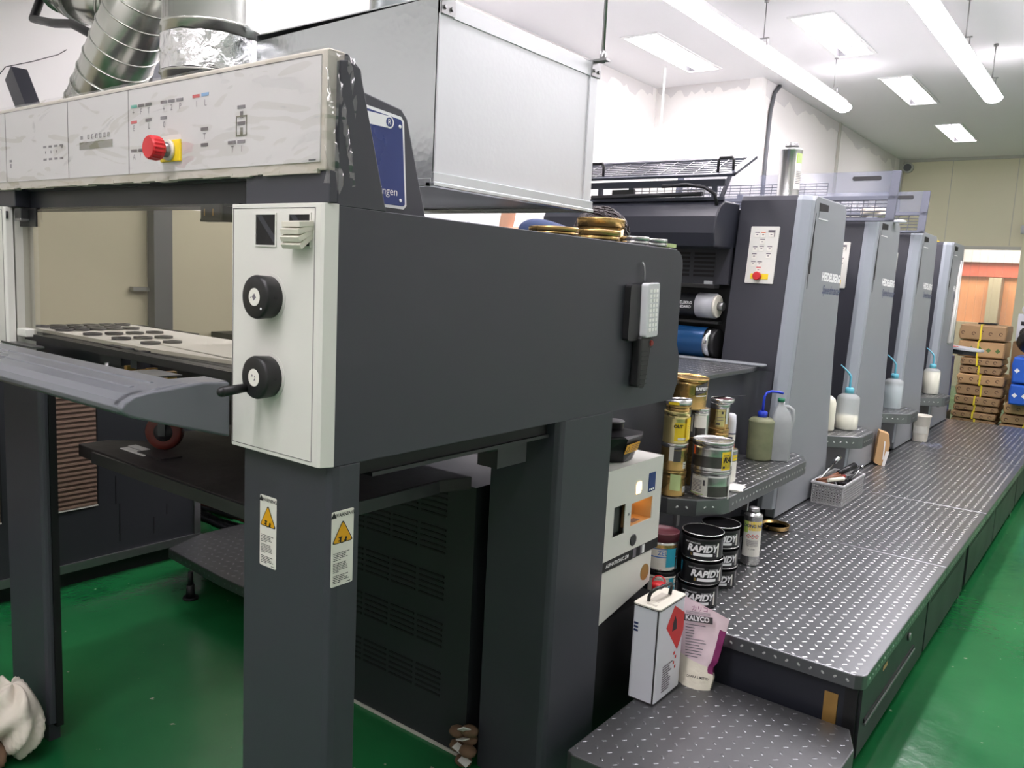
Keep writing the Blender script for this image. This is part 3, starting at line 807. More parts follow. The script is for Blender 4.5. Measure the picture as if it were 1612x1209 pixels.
for i in range(8):
    for j in range(12): a=i*13+j; f.append((a,a+13,a+14,a+1))
b.add(v,f,True); b.build('plastic_film', con)
b = B('console_trim')
x=-3.5
for i in range(60):
    w_=rnd.uniform(.02,.07); b.box(x,min(x+w_+.01,-1.465),cy0-.004-rnd.uniform(0,.002),cy0+.02,cz0-.003-rnd.uniform(0,.005),cz0+.003); x+=w_
    if x>-1.5: break
b.build('film_seam', con)
b = B('press_dark'); b.prism([(cy0+.05,2.0),(cy0+.05,cz1-.004),(cy0+.09,cz1-.03),(cy0+.14,2.0)],'x',-3.6,-1.455); b.build('console_back', con)
# beam under the console, bracket block on the right
B('press_navy').box(-3.5,-1.763,1.27,1.36,1.94,2.01).build('cross_beam', D)
B('press_grey').box(-1.763,-1.452,1.213,1.36,1.937,2.008).build('bracket_block', D, bevel=.003)
B('press_navy').box(-3.6,-3.10,1.22,1.34,1.945,2.005).build('bracket_block', D, bevel=.003)
# side wedge plates
B('press_grey').prism([(1.235,1.932),(1.235,2.245),(1.256,2.25),(1.292,2.240),(1.384,1.932)],'x',XS-.02,XS).build('wedge_plate', D, bevel=.002)
p2 = [(1.36,1.92),(1.36,2.22),(1.44,2.235),(1.578,2.216),(1.600,2.195),(1.690,1.92)]
sp = B('press_grey').prism(p2,'x',-1.63,-1.605).build('sign_plate', D, bevel=.004)
b = B('emblem_white'); b.prism([(1.30,1.958),(1.594,1.958),(1.604,1.968),(1.585,2.185),(1.575,2.196),(1.30,2.215)],'x',-1.605,-1.6035)
b.use('sign_blue'); b.prism([(1.30,1.966),(1.592,1.966),(1.597,1.971),(1.578,2.182),(1.572,2.188),(1.30,2.207)],'x',-1.6035,-1.6025)
b.use('emblem_white')
b.box(-1.6025,-1.6020,1.36,1.530,2.160,2.190); b.box(-1.6025,-1.6020,1.425,1.462,2.00,2.165)
b.add([(-1.6018,1.531+.016*math.cos(a*math.pi/12),2.175+.016*math.sin(a*math.pi/12)) for a in range(24)],[tuple(range(24))])
b.use('sign_blue'); b.add([(-1.6015,1.531+.012*math.cos(a*math.pi/12),2.175+.012*math.sin(a*math.pi/12)) for a in range(24)],[tuple(range(24))])
b.use('emblem_white'); text_on(b,'R',.020,FX(-1.6012,1.531,2.175))
text_on(b,'Böttingen',.030,FX(-1.6018,1.510,2.000))
for y,z in ((1.570,2.170),(1.580,1.980)): b.lathe([(.005,0),(.004,.002)],12,FX(-1.6025,y,z))
b.build('name_sign', sp)

# left control panel and post
lp = B('panel_cream').prism([(-3.62,py),(-3.163,py),(-3.157,py+.006),(-3.157,py+.03),(-3.62,py+.03)],'z',1.44,1.945).build('control_panel', D, bevel=.003)
b = B('line_dark'); frame(b,-3.5,-3.170,1.452,1.935,py-.0008); b.build('seam_line', lp)
b = B('dark_steel'); b.cyl((-3.155,py+.01,1.905),(-3.155,py+.01,1.93),.004,seg=8); b.build('hinge_pin', lp)
B('trim_grey').box(-3.50,-3.16,1.24,1.30,1.44,1.945).build('side_post', D)
# guard window with frame, latch blocks
gy = 1.262
w = B('glass').poly([(-3.15,gy,1.505),(-1.86,gy,1.505),(-1.86,gy,1.945),(-3.15,gy,1.945)]).build('guard_window', D)
b = B('black_plastic'); b.box(-1.868,-1.858,gy-.004,gy+.008,1.48,1.945); b.box(-3.15,-1.86,gy-.004,gy+.010,1.484,1.506)
b.build('window_edge', w)
b = B('black_plastic'); b.box(-3.154,-3.025,gy-.008,gy-.001,1.880,1.944); b.use('dark_steel'); b.box(-3.125,-3.075,gy-.035,gy-.008,1.905,1.940); b.use('steel'); b.box(-3.128,-3.072,gy-.037,gy-.008,1.898,1.906)
b.build('latch', w, bevel=.002)
b = B('dark_steel'); b.box(-2.045,-1.955,gy+.005,gy+.03,1.905,1.944); b.use('black_plastic'); b.box(-2.05,-1.945,gy+.006,gy+.034,1.900,1.907); b.box(-1.955,-1.945,gy+.006,gy+.036,1.900,1.948); b.use('brass')
for x in (-2.03,-1.99): b.box(x,x+.005,gy+.0045,gy+.006,1.915,1.933)
b.build('latch', w)
b = B('panel_cream'); b.box(-3.15,-3.08,gy-.03,gy+.01,1.497,1.525); b.build('corner_stop', w, bevel=.004)
# front lip / drip shelf
lipp = [(1.205,1.334),(1.205,1.492),(1.13,1.498),(.985,1.484),(.955,1.478),(.932,1.466),(.922,1.452),(.925,1.440),(.945,1.428)]
lipp_x = [(p[0],p[1]) for p in lipp]
b = B('lip_grey'); 
# tapering shelf: right end cap deep, long part thin
b.prism([(1.205,1.350),(1.205,1.492),(1.13,1.498),(.985,1.484),(.955,1.478),(.932,1.466),(.922,1.452),(.925,1.440),(.945,1.428)],'x',-1.86,-1.812)
lip = b.build('front_lip', D, bevel=.006, seg=3)
b = B('lip_grey'); b.prism([(1.10,1.476),(1.10,1.496),(1.02,1.490),(.985,1.484),(.955,1.478),(.932,1.466),(.922,1.452),(.925,1.440),(.945,1.428),(.99,1.432)],'x',-3.9,-1.83, smooth=False)
for y,z in ((1.045,1.492),(.995,1.486)): b.prism([(y-.008,z-.002),(y-.003,z+.003),(y+.003,z+.003),(y+.008,z-.002)],'x',-3.85,-1.90)
b.build('lip_rail', lip, bevel=.004, seg=3)
b = B('lip_grey'); b.box(-1.93,-1.83,1.10,1.205,1.48,1.494); b.build('lip_rail', lip)
# mechanism below the window
b = B('press_navy'); b.box(-3.30,-1.82,1.36,1.44,1.40,1.462); b.box(-3.1,-1.9,1.30,1.33,1.478,1.500); b.use('black_void'); b.box(-3.3,-1.82,1.44,1.5,1.37,1.44)
b.use('press_grey'); b.box(-2.72,-2.58,1.315,1.36,1.445,1.500); b.box(-2.52,-2.48,1.315,1.36,1.445,1.500)
b.build('gripper_bar', D)
B('steel').box(-3.2,-2.95,1.20,1.24,1.470,1.476).build('cross_rod', D); B('steel').box(-2.20,-2.06,1.14,1.22,1.478,1.482).build('cross_rod', D)
for x in (-2.55,-2.47,-2.42,-2.36,-2.31): B('brass').box(x,x+.018,1.31,1.34,1.38,1.44+.02*((x*10)%1)).build('brass_stop', D)
for x in (-2.60,-2.33,-2.28): B('steel').cyl((x,1.28,1.38),(x,1.28,1.455),.008,seg=10).build('adjuster_screw', D)
# under side between columns
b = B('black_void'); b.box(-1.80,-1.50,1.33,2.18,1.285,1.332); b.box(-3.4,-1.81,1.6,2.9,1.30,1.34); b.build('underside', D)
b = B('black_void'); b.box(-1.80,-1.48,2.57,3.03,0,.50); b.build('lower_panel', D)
b = B('dark_steel'); b.box(-1.60,-1.52,1.95,2.10,1.20,1.285); b.box(-1.57,-1.49,1.4,2.18,1.275,1.285); b.cyl((-1.53,1.9,1.265),(-1.53,2.08,1.262),.01,seg=8); b.build('cable_clutter', D)
# printed sheets on the delivery tray
t = B('press_navy'); t.box(-3.52,-1.84,1.39,1.84,1.470,1.488); tray = t.build('sheet_tray', D)
t = thing('printed_sheet_stack', 'white sheets with rows of dark rings lying behind the guard window', 'paper stack', (-2.7,1.6,1.488))
b = B('paper_white'); b.prism([(-3.50,1.40),(-2.55,1.40),(-1.86,1.46),(-1.86,1.80),(-3.50,1.82)],'z',1.488,1.500)
b.add([(-2.75,1.5,1.5012),(-2.0,1.44,1.5035),(-1.9,1.7,1.505),(-2.6,1.76,1.502)],[(0,1,2,3)])
b.build('sheets', t)
b = B('icon_grey')
def ring(x,y,r0,r1,z=1.5022):
    n=24; v=[];f=[]
    for i in range(n):
        a=2*math.pi*i/n; v+=[(x+r0*math.cos(a),y+r0*math.sin(a),z),(x+r1*math.cos(a),y+r1*math.sin(a),z)]
    for i in range(n):
        j=(i+1)%n; f.append((2*i,2*i+1,2*j+1,2*j))
    b.add(v,f)
b.use('line_dark')
for row,(x,ys) in enumerate(((-3.43,(1.43,1.495,1.56,1.625,1.69,1.755)),(-3.25,(1.44,1.50,1.565,1.63,1.70)),(-3.05,(1.45,1.53,1.61,1.69)),(-2.86,(1.46,1.54,1.62)),(-2.68,(1.47,1.55)),(-3.34,(1.46,1.53,1.60,1.67)))):
    for y in ys: b.lathe([(.016,0),(.016,.007),(.032,.007),(.032,0)],24,Matrix.Translation((x,y,1.5022)),True,False); 
b.build('printed_rings', t)
b = B('press_grey'); 
# blue-grey box with handle behind the window
t = thing('side_lay_box', 'small blue-grey box with a black loop handle behind the guard window', 'box', (-2.12,1.52,1.505))
B('press_base').box(-2.20,-2.03,1.50,1.62,1.506,1.60).build('body', t, bevel=.003)
B('black_plastic').tube([(-2.13,1.51,1.60),(-2.13,1.51,1.638),(-2.125,1.51,1.645),(-2.075,1.51,1.645),(-2.07,1.51,1.638),(-2.07,1.51,1.60)],.005,8).build('handle', t)
# post and door on the far side seen through the window
tag(B('conduit_grey').box(-5.13,-5.05,2.80,2.925,0,CZ).build('steel_post'), 'blue-grey steel post by the beige wall seen through the guard window', 'post')
tag(B('steel').box(-5.1385,-5.09,2.68,2.79,1.575,1.60).build('door_latch'), 'small grey metal latch on the beige wall seen through the guard window', 'latch')

# pile board, caster
t = thing('pile_board', 'dark worn pile board held between the delivery columns', 'board', (-2.35,1.37,1.08))
b = B('board_dark'); b.prism([(-3.05,1.39),(-2.90,1.385),(-1.83,1.375),(-1.80,1.40),(-1.80,2.00),(-1.76,2.12),(-2.95,2.12),(-3.05,2.0),(-3.0,1.9),(-3.05,1.7),(-2.93,1.62),(-3.05,1.50)],'z',1.055,1.10)
b.build('board', t, bevel=.003)
b = B('dark_steel'); b.box(-2.9,-1.83,1.366,1.375,1.058,1.098); b.box(-1.80,-1.792,1.40,1.99,1.058,1.098); b.build('edge_strip', t)
b = B('paper_grey'); b.box(-2.90,-2.80,1.50,1.53,1.1005,1.103); b.box(-2.88,-2.72,1.46,1.49,1.1005,1.1035); b.use('board_dark'); b.box(-2.78,-2.62,1.47,1.55,1.1005,1.106); b.build('paper_scraps', t)
t = thing('caster_wheel', 'dark red caster wheel standing on the pile board', 'wheel', (-2.77,1.57,1.10))
b = B('wheel_red'); T=Matrix.Translation((-2.77,1.57,1.168)) @ Matrix.Rotation(R(42),4,'Z') @ Matrix.Rotation(R(90),4,'X')
b.lathe([(.045,-.019),(.062,-.019),(.066,-.012),(.066,.012),(.062,.019),(.045,.019)],32,T); b.build('tyre', t)
b = B('dark_steel'); b.lathe([(.0,-.022),(.02,-.026),(.024,-.020),(.044,-.018),(.044,.018),(.024,.020),(.02,.026),(0,.026)],28,T); b.build('hub', t)
b = B('dark_steel'); 
for s_ in (-1,1): b.box(-.012,.012,-.004,.004,-.01,.10,Matrix.Translation((-2.77,1.57,1.168)) @ Matrix.Rotation(R(42),4,'Z') @ Matrix.Translation((0,s_*.032,0)))
b.box(-.04,.04,-.036,.036,.095,.105,Matrix.Translation((-2.77,1.57,1.168)) @ Matrix.Rotation(R(42),4,'Z')); b.build('fork', t)

# machine base below, behind the front columns
t = thing('vented_machine_housing', 'dark grey machine housing with rows of vent slots between the columns', 'machine base', (-2.6,2.19,0))
b = B('press_base'); b.box(-3.02,-1.795,2.19,2.60,.0,1.04); b.use('black_void')
for z in (.20,.395,.58,.76,.90,1.0):
    for r_ in range(5 if z<.95 else 2):
        zz = z+.022*r_
        for k in range(7):
            x=-2.94+k*.147; b.box(x,x+.128,2.186,2.1905,zz,zz+.007)
base = b.build('vented_front', t)
b = B('trim_grey'); b.box(-3.02,-1.795,2.184,2.19,.0,.012); b.build('floor_seal', base)
b = B('black_void'); b.box(-1.795,-1.70,2.3,2.6,0,1.3); b.build('gap_filler', t)
b = B('press_base'); b.box(-1.755,-1.60,2.26,2.6,.23,1.33); b.build('rear_panel', t)
b = B('black_void'); b.box(-3.3,-1.9,2.6,2.9,0,1.0); b.build('frame_block', t)
rnd = random.Random(9)
t = thing('scrap_heap', 'small heap of dirty scraps on the floor behind the near columns', 'scraps', (-1.75,2.2,0))
b = B('cloth_brown')
for i in range(7): b.ball((-1.77+rnd.uniform(-.03,.05),2.14+rnd.uniform(-.02,.05),.03+.02*i),.03,1.2,1,.7,8,6)
b.use('paper_grey')
for i in range(4): b.box(-.02,.02,-.015,.015,-.002,.002,Matrix.Translation((-1.75+rnd.uniform(-.03,.03),2.12,.05+.04*i)) @ Matrix.Rotation(rnd.uniform(0,3),4,(1,1,0)))
b.build('scraps', t)

# dark cabinet with rusty filters behind the left column
t = thing('dryer_cabinet', 'dark metal cabinet with brown louvred filters behind the left column', 'cabinet', (-4.4,2.0,0))
b = B('press_base'); b.box(-5.1,-4.4,.2,2.715,.10,1.36); cabb = b
b = B('black_void'); b.box(-5.05,-4.45,.3,2.6,0,.10); b.build('plinth', t)
b = B('steel'); b.box(-4.4,-4.385,.2,2.715,.095,.14); b.box(-4.4,-4.388,2.675,2.715,.14,.75); b.build('bottom_rail', t)
b = cabb; b.use('ink_black')
for y,z,h in ((2.20,.42,.16),(2.22,.2,.22),(2.42,.2,.10),(2.32,.55,.05),(2.5,.3,.06),(2.28,.6,.04)): b.box(-4.4005,-4.3985,y,y+.006,z,z+h)
cab = b.build('body', t)
def louvre(y0,y1,z0,z1):
    b = B('filter_brown'); b.box(-4.402,-4.397,y0,y1,z0,z1); n=int((z1-z0)/.026)
    b.use('filter_rib')
    for k in range(n):
        z=z0+.026*k+.005; b.box(-4.397,-4.389,y0+.005,y1-.005,z,z+.011)
    b.use('black_void'); b.box(-4.40,-4.392,y0-.006,y0,z0-.006,z1+.006); b.box(-4.40,-4.392,y1,y1+.006,z0-.006,z1+.006); b.box(-4.40,-4.392,y0,y1,z1,z1+.006)
    b.use('trim_grey'); b.box(-4.40,-4.388,y0,y1,z0-.006,z0)
    b.build('filter_panel', cab)
louvre(1.80,2.10,.44,1.12); louvre(1.0,1.62,.44,1.12); louvre(.3,.9,.44,1.12)
b = B('cream_paint'); b.box(-4.38,-4.36,1.90,1.98,1.16,1.24); b.build('small_label', cab)

# cable bundle behind the left step
t = thing('cable_bundle', 'heap of black cables lying behind the cabinet and left step', 'cables', (-4.6,3.2,0))
rnd = random.Random(4)
for i in range(30):
    b = B('hose_black' if i%7 else 'wheel_red')
    z=.02+.018*i; yy_=2.78+.05*(i%5)+.008*i; pts=[(-5.0,yy_,z+.04),(-4.7,yy_+rnd.uniform(-.02,.06),z+rnd.uniform(0,.05)),(-4.3,yy_+.05+rnd.uniform(-.02,.06),z),(-3.9,yy_+.12,z*.8+.02)]
    b.tube(pts,.016,8).build('cable', t)
tag(B('black_void').box(-5.12,-4.85,3.25,4.1,0,1.3).build('dark_backdrop'), 'dark low block added as a backdrop behind the cable heap', 'cabinet')  # backdrop block added so the space behind the cables stays dark
# left diamond-plate step
def plate_slab(name, poly, z0, z1, par=None, pitch=.045, matn='plate', skirts=(), L=.036, bev=.006):
    b = B(matn); b.prism(poly,'z',z0,z1); b.use('plate_highlight' if matn!='plate_dim' else 'plate')  # treads take a paler metal that carries painted highlights
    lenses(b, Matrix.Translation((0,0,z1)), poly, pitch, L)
    for (p,q) in skirts:
        p=Vector((p[0],p[1],0)); q=Vector((q[0],q[1],0)); d=(q-p); Ln=d.length; d.normalize(); nrm=Vector((d.y,-d.x,0)); hh=(z1-z0)/2
        T=Matrix(((d.x,0,nrm.x,p.x),(d.y,0,nrm.y,p.y),(0,1,0,z0+hh),(0,0,0,1)))
        lenses(b,T,[(.0,-hh),(Ln,-hh),(Ln,hh),(0,hh)],pitch,.024)
    return b.build(name, par, bevel=bev)
t = thing('left_step', 'small diamond-plate step on a single round leg behind the near column', 'step', (-3.8,2.5,0))
st = plate_slab('tread', [(-4.10,2.34),(-3.55,2.30),(-3.05,2.30),(-3.05,3.0),(-4.2,3.0),(-4.2,2.6)], .15, .205, t, .05, 'plate_dim', skirts=(((-4.10,2.34),(-3.55,2.30)),((-3.55,2.30),(-3.05,2.30))))
b = B('hose_black'); b.cyl((-3.83,2.31,.0),(-3.83,2.31,.012),.040,seg=16); b.cyl((-3.83,2.31,.010),(-3.83,2.31,.08),.024,.020,seg=16); b.cyl((-3.83,2.31,.07),(-3.83,2.31,.15),.013,seg=12)
b.build('leg', t)
# rag bundle by left column
def rag(name, label, c, s, m, seed, cat='rag', n=26):
    rnd = random.Random(seed); b = B(m); v=[];f=[]; u,w=40,24
    ph=[(rnd.uniform(2,8),rnd.uniform(2,8),rnd.uniform(0,6),rnd.uniform(.03,.10)) for _ in range(9)]
    for j in range(w+1):
        t_=math.pi*j/w
        for i in range(u):
            a=2*math.pi*i/u; d=1
            for (p,q,o_,am) in ph: d+=am*math.sin(round(p)*a+q*t_+o_)*math.sin(t_)
            d+=.10*abs(math.sin(3*a+5*t_+seed))*math.sin(t_)
            x=s[0]*d*math.sin(t_)*math.cos(a); y=s[1]*d*math.sin(t_)*math.sin(a); z=s[2]*d*math.cos(t_)
            v.append((c[0]+x,c[1]+y,max(c[2]+z,c[2]-s[2]*.92)))
    for j in range(w):
        for i in range(u):
            k=(i+1)%u; f.append((j*u+i,(j+1)*u+i,(j+1)*u+k,j*u+k))
    b.add(v,f,True); return tag(b.build(name), label, cat)
rag('rag_bundle','crumpled off-white cloth heaped on the floor at the foot of the left column',(-3.02,1.13,.14),(.13,.07,.13),'cloth_white',3)
rag('rag_bundle','dirty tan cloth on the floor under the off-white cloth heap',(-3.05,1.02,.05),(.13,.07,.055),'cloth_brown',6)
# ------------------------------------------------------------------ walkway and steps
PZ = .41
t = thing('walkway', 'long diamond-plate walkway running alongside the printing units', 'walkway', (-.63,3.04,0))
ys = [3.04,4.63,6.01,8.0,10.4]
for i in range(4):
    y0,y1 = ys[i]+.003, ys[i+1]-.003
    if i==0: poly=[(-1.62,y0),(-.665,y0),(-.64,y0+.012),(-.63,y0+.035),(-.63,y1),(-1.62,y1)]
    else: poly=[(-1.62 if i<3 else -1.7,y0),(-.63,y0),(-.63,y1),(-1.62 if i<3 else -1.7,y1)]
    plate_slab('tread_plate', poly, PZ-.058, PZ, t, .045, 'plate', skirts=((((-1.5,y0),(-.665,y0)),) if i==0 else ())+(((-.63,y0+.03),(-.63,y1)),))
b = B('press_navy'); b.box(-1.6,-.66,3.075,3.09,.02,PZ-.058); b.build('front_panel', t)
b = B('black_plastic'); b.box(-.70,-.655,3.07,3.10,.02,PZ-.058); b.build('corner_post', t)
b = B('brass'); b.box(-.772,-.722,3.068,3.075,.17,.30); b.build('brass_plate', t, bevel=.001)
for i,(y0,y1) in enumerate(((3.09,4.26),(4.29,5.38),(5.48,6.62),(6.65,7.9),(7.95,9.2),(9.25,10.35))):
    sp_ = B('press_base').box(-.66,-.643,y0,y1,.065,PZ-.062).build('side_panel', t, bevel=.002)
    if i==0:
        B('black_void').box(-.643,-.638,y0+.06,y1-.25,.185,.20).build('grip_slot', sp_); B('steel').box(-.643,-.634,y0+.06,y1-.25,.176,.185).build('grip_rail', sp_)
        B('steel').cyl((-.643,3.86,.29),(-.632,3.86,.29),.018,seg=16).build('lock', sp_)
        b = B('kraft_light'); b.box(-.6425,-.6415,3.40,3.47,.30,.318); b.build('tape_scrap', sp_)
    elif i in (1,2,3):
        for k in range(3): B('black_void').box(-.6435,-.642,y0+.05,y1-.1,.30+.013*k,.306+.013*k).build('vent_slot', sp_)
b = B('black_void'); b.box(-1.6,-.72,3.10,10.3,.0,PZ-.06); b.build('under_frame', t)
for y in (5.43,7.92):
    B('dark_steel').box(-.74,-.66,y-.03,y+.03,0,.07).build('foot', t)

t = thing('entry_step', 'wide diamond-plate step in front of the walkway', 'step', (-1.0,2.2,0))
poly=[(-1.365,2.215),(-1.34,2.205),(-.72,2.215),(-.66,2.24),(-.615,2.30),(-.61,2.90),(-.66,3.03),(-1.365,3.03)]
plate_slab('tread', poly, .135, .205, t, .05, 'plate_dim', skirts=(((-1.34,2.205),(-.72,2.215)),((-.615,2.30),(-.61,2.90))), L=.034, bev=.01)
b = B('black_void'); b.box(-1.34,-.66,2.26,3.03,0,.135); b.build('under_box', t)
# kerb grey pad on the floor at the right of the step
tag(B('press_base').prism([(-.60,3.02),(-.42,3.0),(-.2,2.86),(.2,2.70),(.2,2.2),(-.60,2.2)],'z',0,.006).build('floor_mat'), 'dark grey mat on the green floor beside the entry step', 'mat')

# ------------------------------------------------------------------ side body between delivery and first unit
t = thing('press_midsection', 'dark grey side body of the press with a raised foot plate before the first unit', 'machine body', (-1.82,3.0,0))
b = B('press_grey'); b.box(-1.84,-1.81,2.62,3.85,PZ,1.304); b.build('side_panel', t, bevel=.003)
b = B('press_grey'); pr=[(-1.66,PZ),(-1.63,PZ),(-1.63,1.27),(-1.66,1.27)]
n=8; v=[];f=[]
for k in range(n+1):
    a=R(90*k/n); x=-1.81+.13*(1-math.cos(a)); y=4.62+.15*math.sin(a)
    v+=[(x,y,PZ),(x,y,1.304)]
v=[(-1.81,3.86,PZ),(-1.81,3.86,1.304)]+v
for k in range(n+1): f.append((2*k,2*k+2,2*k+3,2*k+1))
b.add(v,f,True); b.build('side_panel', t)
b = B('press_navy'); b.box(-1.88,-1.84,2.62,4.7,.0,1.25); b.build('inner_panel', t)
plate_slab('foot_plate', [(-2.95,3.62),(-1.745,3.62),(-1.74,4.60),(-1.76,4.73),(-2.95,4.74)], 1.305, 1.33, t, .045, 'plate', skirts=())
b = B('cover_grey'); b.box(-2.95,-1.72,4.70,4.78,1.33,1.345); b.build('rear_kerb', t, bevel=.01)
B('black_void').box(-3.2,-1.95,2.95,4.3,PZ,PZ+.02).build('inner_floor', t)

# ------------------------------------------------------------------ printing units
XU = -1.60
def unit():
    U = thing('printing_unit', '', 'printing unit', (0,0,0), 'tall grey printing units in a row')
    # local: front edge of the side cover top at y=0
    zb, zt = .42, 2.35
    def yf(z): return -.215*(zt-z)/(zt-zb)       # the front leans out towards the bottom
    b = B('press_dark')
    pl=[]
    for z in (zb,zt-.03): pl += [(-2.03,yf(z)-.04,z),(-1.685,yf(z)-.04,z),(-1.685,.66,z),(-2.03,.66,z)]
    pl += [(-2.03,yf(zt)-.02,zt),(-1.685,yf(zt)-.02,zt),(-1.685,.66,zt),(-2.03,.66,zt)]
    F=[(0,3,2,1),(8,9,10,11)]
    for q in (0,4):
        for i in range(4): j=(i+1)%4; F.append((q+i,q+j,q+4+j,q+4+i))
    b.add(pl,F); tower=b.build('tower', U, bevel=.004)
    # light cover: side panel, and chamfer strip with its highlight put into the colour
    b = B('cover_highlight'); v=[]
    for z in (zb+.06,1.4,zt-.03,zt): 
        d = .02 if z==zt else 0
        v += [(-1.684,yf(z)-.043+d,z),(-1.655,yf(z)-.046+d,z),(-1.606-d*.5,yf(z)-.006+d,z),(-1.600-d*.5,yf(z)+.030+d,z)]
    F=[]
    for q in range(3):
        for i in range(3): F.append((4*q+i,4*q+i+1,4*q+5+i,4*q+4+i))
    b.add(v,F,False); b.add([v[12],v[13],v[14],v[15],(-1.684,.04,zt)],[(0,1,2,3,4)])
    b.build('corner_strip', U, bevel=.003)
    b = B('cover_grey')
    prof=[]
    for z in (zb,1.4,zt-.02): prof.append((yf(z)+.034,z))
    prof += [(.055,zt+.003),(.62,zt-.0),(.665,zt-.03),(.70,1.4),(.80,zb)]
    b.prism(prof,'x',-1.66,XU+.003); side=b.build('side_cover', U, bevel=.006)
    b = B('black_void'); b.prism([(.040,zt-.17),(.052,zt-.10),(.038,zt-.46),(.012,zt-.46),(.006,zt-.55),(.0,zt-.42)],'x',XU+.002,XU+.005); b.build('edge_gap', side)
    b = B('black_void'); b.box(XU+.0025,XU+.004,.10,.28,zt-.125,zt-.035); b.use('cover_grey'); b.add([(XU+.0045,.10,zt-.085),(XU+.0045,.28,zt-.075),(XU+.0045,.28,zt-.125),(XU+.0045,.10,zt-.125)],[(0,1,2,3)])
    b.use('emblem_white'); b.box(XU+.003,XU+.006,.10,.28,zt-.13,zt-.125)
    b.build('hand_recess', side)
    b = B('press_dark'); b.box(-1.70,-1.625,yf(zb)+.06,.74,zb,zb+.38); b.build('kick_panel', U)
    # side lettering
    b = B('emblem_white'); text_on(b,'HEIDELBERG',.070,FX(XU+.0035,.475,zt-.475,R(-1.5)),bold=.05)
    b.build('lettering', side)
    b = B('navy_ink'); text_on(b,'Speedmaster',.075,FX(XU+.0035,.50,zt-.555,R(-1.5)),shear=.35,bold=.012)
    b.build('lettering', side)
    # button panel on the tower front
    zc=1.99; yp=yf(zc)-.0435
    T = Matrix.Translation((-1.853,yp,zc)) @ Matrix.Rotation(R(-6.35),4,'X') @ Matrix(((1,0,0,0),(0,0,-1,0),(0,1,0,0),(0,0,0,1)))
    b = B('panel_cream'); b.prism(rrect(-.088,.088,-.172,.172,.006),'z',-.004,.004,T); bp=b.build('button_panel', tower)
    b = B('icon_grey')
    def btn(x,y,m='icon_grey',s=.017):
        b.use('label_white'); b.box(x-s,x+s,y-s,y+s,.004,.006,T); b.use(m); b.box(x-s,x+s,y+s*.75,y+s*1.15,.006,.0066,T); b.use('icon_grey'); b.box(x-s*.4,x+s*.4,y-.003,y+.002,.006,.0066,T)
    for x,y,m in ((-.045,.122,'icon_grey'),(-.008,.122,'orange'),(.042,.124,'icon_grey'),(-.008,.080,'icon_grey'),(-.048,.035,'icon_grey'),(-.008,.038,'icon_grey'),(.042,.038,'icon_grey'),(-.048,-.008,'icon_grey'),(.040,-.005,'icon_grey'),(-.048,-.055,'icon_grey'),(-.008,-.055,'icon_grey'),(-.010,-.090,'icon_red')):
        btn(x,y,m,.014)
    b.use('icon_grey'); b.box(.022,.064,.140,.150,.006,.009,T); b.box(.060,.064,.110,.150,.006,.009,T)
    b.build('buttons', bp)
    b = B('yellow'); b.box(-.055,.055,-.146,-.114,.004,.007,T); sb=b.build('stop_plate', bp)
    b = B('red_knob'); b.lathe([(.018,.006),(.024,.012),(.026,.03),(.022,.036)],20,T@Matrix.Translation((-.008,-.130,0))); b.build('stop_button', sb)
    # dark infill towards the next unit, body behind
    b = B('press_navy'); b.box(-1.95,-1.90,.66,1.22,zb,2.2); b.build('gap_panel', U)
    b = B('press_navy'); b.box(-3.35,-2.03,.05,.66,1.0,2.28); b.build('body', U, bevel=.01)
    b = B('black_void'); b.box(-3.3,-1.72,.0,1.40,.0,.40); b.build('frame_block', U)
    return U, tower
units=[]
labels=['printing unit nearest the camera, with a silver can on top','second printing unit, with white cloth on top','third printing unit from the camera','farthest printing unit, with white cables hanging on its side']
U0,_ = unit()
for i in range(4):
    u = U0 if i==0 else copy_tree(U0)
    u.location = (0, 4.97+1.505*i, 0); u['label']=labels[i]; u['group']='tall grey printing units in a row'
    units.append(u)
OFF_U = None

# small diamond shelves between the units
def shelf():
    t = thing('side_shelf','', 'shelf', (0,0,0), 'small diamond-plate shelves between the units')
    poly=[(-1.72,0.0),(-1.645,.03),(-1.44,.19),(-1.42,.23),(-1.42,.50),(-1.53,.66),(-1.72,.78)]
    plate_slab('tread', poly, .715, .80, t, .045, 'plate', skirts=((( -1.645,.03),(-1.44,.19)),((-1.42,.23),(-1.42,.50))))
    b = B('black_void'); b.cyl((-1.50,.36,.69),(-1.50,.36,.715),.016,seg=10); b.build('stop_peg', t)
    b = B('press_grey'); b.box(-1.88,-1.61,.06,.56,.43,.715); b.build('support_box', t, bevel=.004)
    return t
S0 = shelf()
for i,(lb) in enumerate(('diamond-plate shelf behind the nearest printing unit','diamond-plate shelf behind the second printing unit','diamond-plate shelf behind the third printing unit')):
    s_ = S0 if i==0 else copy_tree(S0)
    s_.location=(0,5.72+1.505*i,0); s_['label']=lb
# long shelf beside the mid section
t = thing('can_shelf','long diamond-plate shelf holding the ink tins and bottles', 'shelf', (-1.5,3.4,.8))
plate_slab('tread', [(-1.81,3.43),(-1.645,3.42),(-1.53,3.49),(-1.455,3.60),(-1.44,3.66),(-1.445,4.80),(-1.50,4.93),(-1.592,5.0),(-1.592,4.74),(-1.81,4.66)], .72, .80, t, .045, 'plate', skirts=(((-1.645,3.42),(-1.53,3.49)),((-1.53,3.49),(-1.455,3.60)),((-1.44,3.66),(-1.445,4.80))))
b = B('steel'); b.box(-1.63,-1.61,3.46,3.49,.66,.72); b.box(-1.50,-1.47,3.98,4.0,.66,.72); b.build('bracket', t)

